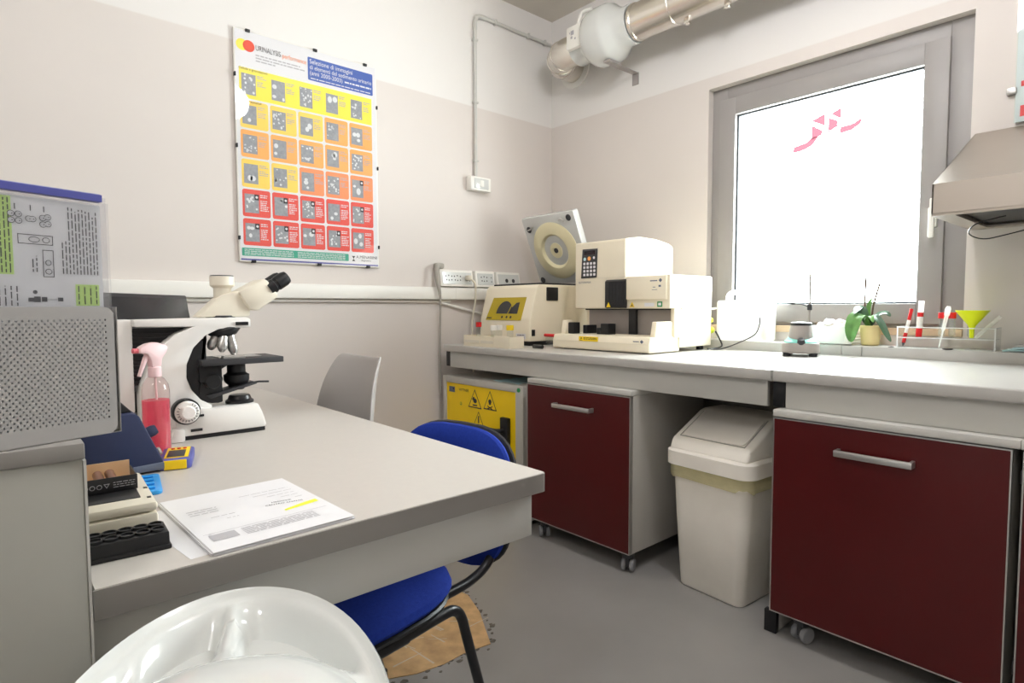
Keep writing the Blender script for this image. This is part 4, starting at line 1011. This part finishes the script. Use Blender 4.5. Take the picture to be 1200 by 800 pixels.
# analyser
t = thing('urine_analyser', 'cream automatic urine analyser with keypad and loading tray on the counter', 'analyser', (2.45, 1.85, ZT))
b = B(); b.prism([(2.195, .905), (2.190, .912), (2.190, .945), (2.200, .972), (2.205, .976), (2.43, .976), (2.43, .905)], 'y', 1.568, 2.168, .004)
b.box(2.42, 2.70, 1.562, 2.14, .922, 1.10, .004)
b.build('lower_body', 'cream', t)
b = B(); b.box(2.1885, 2.1905, 1.575, 2.162, .9435, .9445); b.build('tray_seam', 'ivory', t)
b = B(); b.prism([(2.33, 1.105), (2.33, 1.440), (2.336, 1.447), (2.45, 1.462), (2.58, 1.460), (2.70, 1.445), (2.735, 1.430), (2.74, 1.105)], 'y', 1.812, 2.140, .006, 3); b.build('tower', 'cream', t)
b = B(); b.box(2.3285, 2.3305, 1.815, 2.137, 1.2585, 1.2600).box(2.3285, 2.3305, 1.929, 1.9305, 1.106, 1.2585); b.build('tower_seam', 'ivory', t)
b = B(); b.box(2.335, 2.70, 1.56, 1.812, 1.105, 1.262, .006, 3).box(2.44, 2.70, 1.562, 2.14, 1.09, 1.25, .004); b.build('reader_module', 'cream', t)
b = B(); b.box(2.322, 2.337, 1.572, 1.800, 1.148, 1.258, .004); b.build('module_door', 'cream', t)
b = B(); b.prism([(2.332, 1.106), (2.318, 1.112), (2.318, 1.24), (2.332, 1.25)], 'y', 1.800, 1.928, .002)
for k in range(5): b.box(2.3155, 2.319, 1.815+k*.021, 1.821+k*.021, 1.13, 1.235)
b.build('black_cover', 'softblack', t)
kp = B().prism([(1.992, 1.264), (2.096, 1.262), (2.086, 1.412), (1.986, 1.410)], 'x', 2.3265, 2.331, .001).build('keypad', 'dark', t)
b = B(); O = Vector((2.3262, 0, 0)); U = Vector((0, -1, 0))
b.m = 0
for r in range(4):
    for c in range(4): b.poly(O, U, EZ, rrect(-2.080+c*.0225, -2.065+c*.0225, 1.273+r*.019, 1.286+r*.019, .003, 2))
b.m = 1; b.disc(O, U, EZ, (-2.040, 1.362), .011); b.m = 2; b.disc(O, U, EZ, (-2.070, 1.360), .009); b.m = 0; b.disc(O, U, EZ, (-2.008, 1.365), .007)
b.build('key', ['paper', 'po', 'cyan'], kp)
b = B(); b.rects(O, U, EZ, [(-2.075, -2.0, 1.382, 1.402)]); b.build('key_display', 'screen', kp)
b = B(); b.box(2.419, 2.4215, 1.842, 2.118, .976, 1.104).box(2.419, 2.4215, 1.585, 1.80, .976, 1.104); b.build('steel_plate', 'greymetal', t)
b = B(); b.box(2.40, 2.4215, 1.800, 1.842, .976, 1.105); b.box(2.402, 2.44, 1.572, 2.13, 1.098, 1.106); b.build('guide_rail', 'softblack', t)
b = B(); b.box(2.26, 2.31, 2.085, 2.125, .976, 1.035, .004).box(2.30, 2.36, 1.89, 1.94, .976, 1.030, .003).box(2.30, 2.36, 1.94, 1.965, .976, 1.008, .002).box(2.32, 2.40, 2.05, 2.075, .976, 1.02, .002); b.build('sampler_arm', 'black', t)
b = B(); b.prism([(2.24, .975), (2.255, 1.045), (2.30, 1.045), (2.30, .975)], 'y', 2.128, 2.160, .004).build('tray_guide', 'cream', t); b = B(); b.prism([(2.24, .975), (2.255, 1.045), (2.42, 1.045), (2.42, .975)], 'y', 1.572, 1.60, .004).box(2.38, 2.43, 1.563, 1.585, .97, 1.105, .003); b.build('tray_guide', 'cream', t)
b = B(); O = Vector((2.1893, 0, 0)); b.m = 0; b.poly(O, U, EZ, [(-1.985, .946), (-1.862, .946), (-1.862, .969), (-1.985, .969)])
b.m = 1; Q = O+Vector((-.0004, 0, 0)); b.poly(Q, U, EZ, [(-1.975, .957), (-1.963, .957), (-1.969, .966)]); b.rects(Q, U, EZ, dashes(random.Random(3), -1.955, -1.87, .961, .003, .02)+dashes(random.Random(4), -1.955, -1.87, .955, .003, .02)+dashes(random.Random(8), -1.98, -1.96, .949, .003, .005))
b.build('tray_label', ['warnyel', 'ink'], t); b = B()
O = Vector((2.3150, 0, 0)); b.m = 0; b.poly(O, U, EZ, [(-1.916, 1.112), (-1.888, 1.112), (-1.902, 1.138)]); b.build('warning_label', 'warnyel', t); b = B()
O = Vector((2.3345, 0, 0)); b.m = 0; b.poly(O, U, EZ, [(-1.787, 1.112), (-1.757, 1.112), (-1.772, 1.138)]); b.m = 1; b.poly(O+Vector((-.0006, 0, 0)), U, EZ, [(-1.777, 1.116), (-1.767, 1.116), (-1.772, 1.128)])
b.build('warning_label', ['warnyel', 'ink'], t); b = B()
b.m = 2; b.rects(O, U, EZ, [(-1.628, -1.600, 1.113, 1.138)]); b.m = 3; b.rects(O+Vector((-.0004, 0, 0)), U, EZ, [(-1.622, -1.606, 1.119, 1.132)]); b.rects(O, U, EZ, [(-1.70, -1.645, 1.115, 1.132)])
b.build('green_label', ['warnyel', 'ink', 'green', 'paper'], t)
b = B(); b.text('AUTION', .014, (2.3294, 2.115, 1.236), U, EZ); b.text('MAX', .014, (2.3294, 2.06, 1.236), U, EZ); b.build('tower_lettering', 'bluegrey', t); b = B()
O = Vector((2.3216, 0, 0)); b.poly(O, U, EZ, [(-1.613, 1.236), (-1.603, 1.226), (-1.593, 1.236), (-1.603, 1.246)]); b.rects(O, U, EZ, [(-1.66, -1.62, 1.232, 1.237), (-1.613, -1.60, 1.205, 1.214), (-1.645, -1.63, 1.203, 1.206), (-1.65, -1.62, 1.192, 1.194)])
b.build('module_marking', 'bluegrey', t); b = B()
O = Vector((2.1890, 0, 0)); b.poly(O, U, EZ, [(-1.617, .956), (-1.607, .947), (-1.597, .956), (-1.607, .965)]); b.rects(O, U, EZ, [(-1.655, -1.622, .954, .958)])
b.build('tray_marking', 'bluegrey', t)
for x, y in ((2.66, 1.60), (2.66, 2.10), (2.24, 1.62), (2.24, 2.11)): B().cyl((x, y, ZT), (x, y, .925 if x > 2.5 else .906), .018).build('rubber_foot', 'black', t)
b = B(); b.cyl((2.70, 1.585, 1.045), (2.735, 1.585, 1.045), .014).cyl((2.70, 1.585, .995), (2.745, 1.585, .995), .016); b.build('hose_port', 'limeyel', t)
b = B(); b.tube([(2.712, 1.545, .99), (2.735, 1.54, .96), (2.74, 1.525, .92), (2.70, 1.53, .908), (2.64, 1.545, .906)], .004)
b.tube([(2.64, 1.53, .906), (2.70, 1.50, .907), (2.755, 1.44, .938), (2.793, 1.385, .975), (2.80, 1.365, 1.02), (2.80, 1.362, 1.06)], .003)
tag(b.build('black_cable', 'softblack'), 'thin black cable looping from the analyser to the white canister', 'cable')

# canister on the ledge
ZL = .9435
t = thing('canister', 'milky white plastic canister on the ledge behind the analyser', 'canister', (2.865, 1.475, ZL))
b = B(); b.prism(rrect(2.805, 2.925, 1.335, 1.60, .022), 'z', ZL, 1.145, .012, 3); b.build('canister_body', 'milky', t)
b = B(); b.tube([(2.865, 1.565, 1.14), (2.865, 1.56, 1.172), (2.865, 1.53, 1.185), (2.865, 1.45, 1.185), (2.865, 1.43, 1.172), (2.865, 1.425, 1.14)], .012); b.build('carry_handle', 'milky', t)
b = B(); b.lathe([(.022, 0), (.022, .03), (.019, .034), (0, .034)], (2.865, 1.375, 1.143), EZ, 24); b.build('screw_cap', 'white', t)
b = B(); b.tube([(2.735, 1.60, 1.10), (2.80, 1.59, 1.105)], .006, sub=1); b.build('hose', 'milky', t)

# vortex mixer
t = thing('vortex_mixer', 'small grey and mint vortex mixer with upright rod on the counter', 'mixer', (2.64, 1.10, ZT), radians(20))
b = B(); b.loft([[(x, y, z) for x, y in superell(.082*k, .075*k, 36, 2.8)] for z, k in ((.012, .96), (.016, 1.0), (.045, 1.0), (.055, .96), (.057, .85))]); b.build('base', 'vgrey', t, True)
b = B(); b.loft([[(x+dx, y, z) for x, y in superell(.072*k, .066*k, 36, 2.8)] for z, k, dx in ((.055, 1.0, 0), (.062, .98, 0), (.075, .80, .012), (.10, .66, .022), (.118, .45, .03))]); b.build('mint_cover', 'teal', t, True)
b = B(); b.lathe([(.054, .058), (.050, .075), (.043, .125), (.041, .130), (0, .130)], (-.004, 0, 0), EZ, 32); b.build('motor_head', 'vgrey', t, True)
b = B(); b.lathe([(0, .130), (.041, .130), (.043, .133), (.043, .140), (.040, .143), (.012, .146), (0, .144)], (-.004, 0, 0), EZ, 32); b.build('platform', 'softblack', t, True)
b = B(); b.lathe([(.015, .0), (.016, .004), (.014, .022), (0, .024)], (-.066, -.005, .054), (-.4, 0, .9), 20); b.build('knob', 'dark', t, True)
for x, y in ((.06, .05), (.06, -.05), (-.06, .05), (-.06, -.05)): B().cyl((x, y, 0), (x, y, .014), .016).build('rubber_foot', 'black', t, True)
b = B(); b.cyl((.045, -.030, .055), (.045, -.030, .355), .0045, seg=10); b.build('rod', 'vgrey', t, True)
b = B(); b.box(.035, .055, -.04, -.02, .196, .222, .003).tube([(.045, -.03, .21), (.02, .0, .222), (-.01, .03, .224)], .003, sub=3).ball((-.012, .034, .226), .012, (1, 1, .5)); b.build('clamp', 'dark', t, True)

# basket of cotton wool
t = thing('basket', 'small white basket heaped with cotton wool on the ledge', 'basket', (2.86, 1.045, ZL))
b = B(); x0, x1, y0, y1 = 2.80, 2.925, .952, 1.135
b.box(x0, x1, y0, y1, ZL, ZL+.004)
b.box(x0, x0+.004, y0+.03, y1, ZL, ZL+.082, .001).box(x1-.004, x1, y0, y1, ZL, ZL+.082, .001).box(x0, x1, y1-.004, y1, ZL, ZL+.082, .001)
for k in range(6): b.box(x0+.002+k*0, x1-.002, y0, y0+.004, ZL+.004+k*.0135, ZL+.011+k*.0135)
b.box(x0, x0+.006, y0, y0+.032, ZL, ZL+.012).box(x0, x0+.006, y0, y0+.032, ZL+.07, ZL+.082)
for k in range(5): b.box(x0, x0+.004, y0, y0+.031, ZL+.015+k*.011, ZL+.020+k*.011)
b.build('basket_body', 'white', t)
b = B(); rnd = random.Random(12)
for k in range(46):
    b.ball((rnd.uniform(x0+.030, x1-.030), rnd.uniform(y0+.030, y1-.030), ZL+.078+rnd.uniform(-.012, .022)), rnd.uniform(.012, .020), (1, 1.1, .8), 9, .16)
o = tag(b.build('cotton_wool', 'cotton'), 'heap of white cotton wool in the small basket', 'cotton wool'); o['kind'] = 'stuff'

# orchid
t = thing('potted_orchid', 'small orchid with broad leaves in a cream pot on the window ledge', 'plant', (2.865, .905, ZL))
b = B(); b.lathe([(0, 0), (.030, 0), (.034, .004), (.041, .078), (.043, .080), (.043, .086), (.038, .086), (.036, .07), (0, .068)], (2.865, .900, ZL), EZ, 32); b.build('pot', 'pot', t)
b = B()
for k in range(26):
    a = rnd.uniform(0, 6.28); r_ = .032*sqrt(rnd.random()); b.ball((2.865+r_*cos(a), .900+r_*sin(a), ZL+.078), .008, (1, 1.2, .6), 7, .2)
b.build('bark', 'bark', t)
def leaf(b, base, dirs, w, seg=14):
    """dirs: points of the midrib"""
    pts = [Vector(p) for p in dirs]; q = []
    for i in range(len(pts)-1):
        a, p1, p2, d = pts[max(i-1, 0)], pts[i], pts[i+1], pts[min(i+2, len(pts)-1)]
        for k in range(6):
            u = k/6; q.append(.5*((2*p1)+(p2-a)*u+(2*a-5*p1+4*p2-d)*u*u+(3*p1-a-3*p2+d)*u**3))
    q.append(pts[-1]); rows = []
    for i, p in enumerate(q):
        s_ = i/(len(q)-1); d = (q[min(i+1, len(q)-1)]-q[max(i-1, 0)]).normalized()
        side = d.cross(Vector((-.5, 0, .85))).normalized(); n_ = side.cross(d)
        ww = w*(sin(pi*min(1, s_*.93+.07)))**.65
        rows.append([p+side*(ww*v)+n_*(ww*.25*abs(v)) for v in (-1, -.6, -.2, 0, .2, .6, 1)])
    b.grid(rows, thick=.0018)
c0 = Vector((2.862, .903, ZL+.08))
lv = [([(2.862, .905, ZL+.08), (2.835, .925, ZL+.128), (2.806, .940, ZL+.115), (2.790, .948, ZL+.060), (2.790, .950, ZL+.014)], .034, 'leaf'),
      ([(2.862, .905, ZL+.08), (2.850, .925, ZL+.130), (2.846, .940, ZL+.160), (2.80, .945, ZL+.135)], .022, 'leaf2'),
      ([(2.865, .900, ZL+.08), (2.85, .885, ZL+.125), (2.83, .855, ZL+.105), (2.822, .825, ZL+.050), (2.820, .808, ZL+.020)], .014, 'leaf2'),
      ([(2.865, .900, ZL+.08), (2.875, .88, ZL+.125), (2.88, .85, ZL+.140), (2.88, .83, ZL+.125)], .015, 'leaf2'),
      ([(2.865, .900, ZL+.08), (2.862, .91, ZL+.14), (2.866, .905, ZL+.185), (2.87, .895, ZL+.205)], .010, 'leaf'),
      ([(2.865, .900, ZL+.08), (2.845, .895, ZL+.118), (2.82, .885, ZL+.125), (2.80, .87, ZL+.10)], .013, 'leaf')]
for pts, w, m_ in lv:
    b = B(); leaf(b, c0, pts, w); b.build('leaf', m_, t)
for pts in ([(2.868, .915, ZL+.08), (2.868, .926, ZL+.17), (2.868, .925, ZL+.295)], [(2.868, .900, ZL+.08), (2.868, .893, ZL+.17), (2.868, .870, ZL+.27)]):
    b = B(); b.tube(pts, .0040, seg=8); b.build('flower_stem', 'stem', t)

# acrylic rack
t = thing('acrylic_rack', 'clear acrylic tube rack holding pens, tubes and a funnel on the ledge', 'rack', (2.83, .61, ZL))
rx0, rx1, ry0, ry1 = 2.80, 2.90, .462, .782
z1_, z2_ = ZL+.040, ZL+.082
for y in (ry0, ry1-.004):
    b = B(); b.box(rx0, rx1, y, y+.004, ZL, z2_+.003); b.build('end_panel', 'clearpl', t)
    b = B(); b.box(rx0-.0006, rx0+.003, y-.0004, y+.0044, ZL, z2_+.0034).box(rx0, rx1, y-.0004, y+.0044, z2_+.002, z2_+.0045); b.build('panel_edge', 'edgepl', t)
for z in (z1_, z2_):
    b = B(); b.box(rx0, rx0+.006, ry0+.004, ry1-.004, z, z+.003).box(rx1-.012, rx1, ry0+.004, ry1-.004, z, z+.003)
    for ya_, yb_ in ((.466, .478), (.575, .588), (.660, .690), (.726, .734), (.774, .778)): b.box(rx0+.006, rx1-.012, ya_, yb_, z, z+.003)
    b.build('shelf', 'clearpl', t)
    b = B(); b.box(rx0-.0006, rx0+.002, ry0+.004, ry1-.004, z-.0004, z+.0034); b.build('shelf_edge', 'edgepl', t)
b = B(); b.box(rx0, rx1, ry0+.004, ry1-.004, ZL, ZL+.003); b.build('bottom_panel', 'clearpl', t)
# pens
def pen(name, label, p0, p1, bands, r):
    p0, p1 = Vector(p0), Vector(p1); d = (p1-p0).normalized(); L_ = (p1-p0).length
    t = thing(name, label, 'pen', p0)
    for nm, a, c, k, m_ in bands:
        B().lathe([(0, 0), (r*k*.96, 0), (r*k, .002), (r*k, (c-a)*L_-.002), (r*k*.96, (c-a)*L_), (0, (c-a)*L_)] if nm != 'tip' else [(.001, 0), (r*.9, (c-a)*L_), (0, (c-a)*L_)], p0+d*L_*a, d, 18).build(nm, m_, t)
    return t
pen('ballpoint_pen', 'red and white ballpoint pen leaning in the clear rack beside the marker', (2.815, .764, ZL+.004), (2.835, .742, ZL+.158), [('tip', 0, .10, 1, 'dark'), ('grip', .10, .36, 1.05, 'red2'), ('barrel', .36, .70, 1, 'white'), ('clip_cap', .70, 1, 1, 'red2')], .0065)
t = pen('marker_pen', 'white marker with red bands standing upright in the acrylic rack', (2.83, .713, ZL+.0445), (2.835, .708, ZL+.190), [('cap', 0, .24, 1.05, 'red2'), ('barrel', .24, .56, 1, 'white'), ('ring', .56, .68, 1.04, 'red2'), ('end', .68, 1, .95, 'milky')], .0105)
b = B(); b.prism(rrect(.35, .55, 0, .01, .003), 'z', 0, .001); b.bm.free()
def test_tube(label, p0, p1, r, capm=None, group='tubes in the acrylic rack'):
    p0, p1 = Vector(p0), Vector(p1); d = (p1-p0).normalized(); L_ = (p1-p0).length
    t = thing('test_tube', label, 'tube', p0, group=group)
    B().lathe([(0, 0), (r*.6, .002), (r, r*.9), (r, L_), (r*.86, L_), (r*.86, r), (0, .004)], p0, d, 20).build('tube_body', 'clearpl', t)
    if capm: B().lathe([(r*.9, L_-.018), (r*1.12, L_-.018), (r*1.12, L_+.004), (r, L_+.006), (0, L_+.006)], p0, d, 20).build('stopper', capm, t)
test_tube('clear tube with red stopper in the rack, next to the marker', (2.845, .640, z1_+.0035), (2.845, .640, ZL+.138), .0115, 'red2')
test_tube('clear tube with red stopper in the rack, nearer the funnel', (2.845, .606, z1_+.0035), (2.845, .606, ZL+.138), .0115, 'red2')
test_tube('open clear tube standing behind the yellow funnel', (2.865, .552, z1_+.0035), (2.865, .552, ZL+.135), .010)
t = thing('pipette', 'milky white pipette leaning between the red-stoppered tubes', 'pipette', (2.815, .638, ZL+.004))
b = B(); p0 = Vector((2.815, .640, ZL+.005)); p1 = Vector((2.825, .615, ZL+.165)); d = (p1-p0)
b.lathe([(0, 0), (.0022, 0), (.0032, .065), (.0065, .075), (.0068, .110), (.0068, .125), (.0095, .132), (.0095, .155), (.006, .165), (0, .166)], p0, d, 18); b.build('pipette_body', 'milky', t)
t = thing('funnel', 'bright yellow plastic funnel in the clear rack', 'funnel', (2.82, .540, z1_))
b = B(); b.lathe([(.0062, -.002), (.0070, .0), (.0085, .036), (.014, .048), (.052, .100), (.054, .102), (.054, .104), (.051, .103), (.012, .048), (.007, .036), (.0058, 0)], (2.83, .540, z1_+.008), EZ, 36); b.build('cone', 'limeyel', t)
b = B(); p0 = Vector((2.808, .525, ZL+.046)); p1 = Vector((2.815, .452, ZL+.130)); d = p1-p0
b.lathe([(0, 0), (.0035, .001), (.0068, .018), (.0068, d.length-.004), (.006, d.length), (0, d.length)], p0, d, 18)
tag(b.build('plastic_stick', 'milky'), 'milky plastic tube leaning diagonally in the rack between funnel and pads', 'tube')
# cloth pads at right
t = thing('cloth_pads', 'stack of folded pale blue pads on the ledge beside the clear rack', 'pads', (2.86, .35, ZL))
for k in range(5):
    b = B(); o_ = random.Random(k).uniform(-.008, .008)
    rows = [[(2.80+.12*i/5+o_, .438-.018*k-.20*j/8+o_, ZL+.0045+k*.0095+(.006*sin(j*.9+k)+.004)*(1 if j > 0 else .2)*.5) for j in range(9)] for i in range(6)]
    b.grid(rows, thick=.006); b.build('pad', 'cyan' if k < 2 else 'apron', t)
b = B(); b.lathe([(0, 0), (.016, 0), (.018, .002), (.016, .004), (0, .005)], (2.795, .607, ZL), EZ, 20); tag(b.build('grommet', 'softblack'), 'small black cap on the ledge under the clear rack', 'cap')
b = B(); b.lathe([(0, 0), (.010, 0), (.011, .002), (0, .004)], (2.795, .800, ZL), EZ, 16); tag(b.build('grommet', 'softblack'), 'small black cap on the ledge beside the orchid pot', 'cap')

# ================================================================ HOOD AND FRAMED GLASS ON THE WINDOW WALL
t = thing('extractor_hood', 'stainless steel extractor hood on the window wall above the bench', 'hood', (2.7, -.1, 1.425))
hy1, hy0 = .575, -.75; fx = 2.375
b = B()
b.prism([(fx, 1.420), (fx, 1.518), (XW-.003, 1.788), (XW-.003, 1.783), (fx+.004, 1.515), (fx+.004, 1.420)], 'y', hy0, hy1)
b.prism([(fx, 1.420), (fx, 1.518), (XW-.003, 1.788), (XW-.003, 1.420)], 'y', hy1-.004, hy1); b.prism([(fx, 1.420), (fx, 1.518), (XW-.003, 1.788), (XW-.003, 1.420)], 'y', hy0, hy0+.004)
b.build('canopy', 'brushed', t)
b = B(); ring(b, fx+.001, XW-.004, hy0+.004, hy1-.004, 1.416, 1.421, .055, bev=0)
b.bm.free(); b = B()
b.box(fx+.004, fx+.022, hy0, hy1, 1.412, 1.420).box(XW-.06, XW-.003, hy0, hy1, 1.412, 1.420).box(fx+.022, XW-.06, hy1-.06, hy1, 1.412, 1.420).box(fx+.022, XW-.06, hy0, hy0+.06, 1.412, 1.420)
b.build('rim', 'brushed', t)
b = B(); b.box(fx+.022, XW-.06, hy0+.06, hy1-.06, 1.428, 1.436); b.build('filter', 'black', t)
b = B(); b.ball((2.62, .36, 1.424), .010); b.build('bulb', 'steel', t)
b = B(); b.tube([(2.50, .40, 1.406), (2.47, .47, 1.385), (2.52, .50, 1.36), (2.60, .475, 1.345), (2.66, .42, 1.36), (2.72, .30, 1.395), (2.76, .2, 1.405)], .002); tag(b.build('hanging_wire', 'softblack'), 'thin dark wire looping below the extractor hood', 'wire')
t = thing('glass_frame', 'glass-fronted print clipped to the wall above the hood', 'picture', (XW, .2, 1.80))
B().box(XW-.016, XW-.004, -.10, .455, 1.80, 2.25, .001).build('print', 'paper', t)
B().box(XW-.020, XW-.0165, -.102, .458, 1.798, 2.252).build('glass_pane', 'glass', t)
b = B(); b.box(XW-.017, XW-.0162, .30, .44, 1.82, 1.86).box(XW-.017, XW-.0162, .2, .44, 1.93, 1.95); b.build('print_marks', 'red2', t)
b = B(); b.box(XW-.024, XW-.002, .452, .482, 1.908, 1.932, .003); b.build('clip', 'alu', t)

# ================================================================ LIGHT
W = bpy.data.worlds.new('daylight'); SC.world = W; W.use_nodes = True
bg = W.node_tree.nodes['Background']; bg.inputs['Color'].default_value = (.96, .98, 1, 1); bg.inputs['Strength'].default_value = 26
L = bpy.data.lights.new('window_portal', 'AREA'); L.shape = 'RECTANGLE'; L.size = 1.2; L.size_y = 1.3; L.cycles.is_portal = True
o = bpy.data.objects.new('window_portal', L); COL.objects.link(o); o.location = (XW+.2, 1.16, 1.65); o.rotation_euler = (0, radians(90), 0)
# ================================================================ CAMERA
f, yaw, pit, rol = 694, radians(48.65), radians(3.283), radians(-.176)
fw = Vector((cos(yaw)*cos(pit), sin(yaw)*cos(pit), -sin(pit))); r = Vector((sin(yaw), -cos(yaw), 0)); u = r.cross(fw)
r2 = cos(rol)*r+sin(rol)*u; u2 = cos(rol)*u-sin(rol)*r
cam = bpy.data.cameras.new('camera'); co = bpy.data.objects.new('camera', cam); COL.objects.link(co)
cam.sensor_width = 36; cam.lens = f/1200*36; cam.clip_start = .02
mt = Matrix((r2, u2, -fw)).transposed().to_4x4(); mt.translation = (0, 0, 1.112); co.matrix_world = mt
SC.camera = co
vs = SC.view_settings; vs.view_transform = 'Standard'; vs.look = 'None'; vs.gamma = 1; vs.use_curve_mapping = False; vs.exposure = 0.3
SC.cycles.max_bounces = 10; SC.cycles.diffuse_bounces = 6; SC.cycles.transparent_max_bounces = 16
SC.cycles.caustics_reflective = False; SC.cycles.caustics_refractive = False
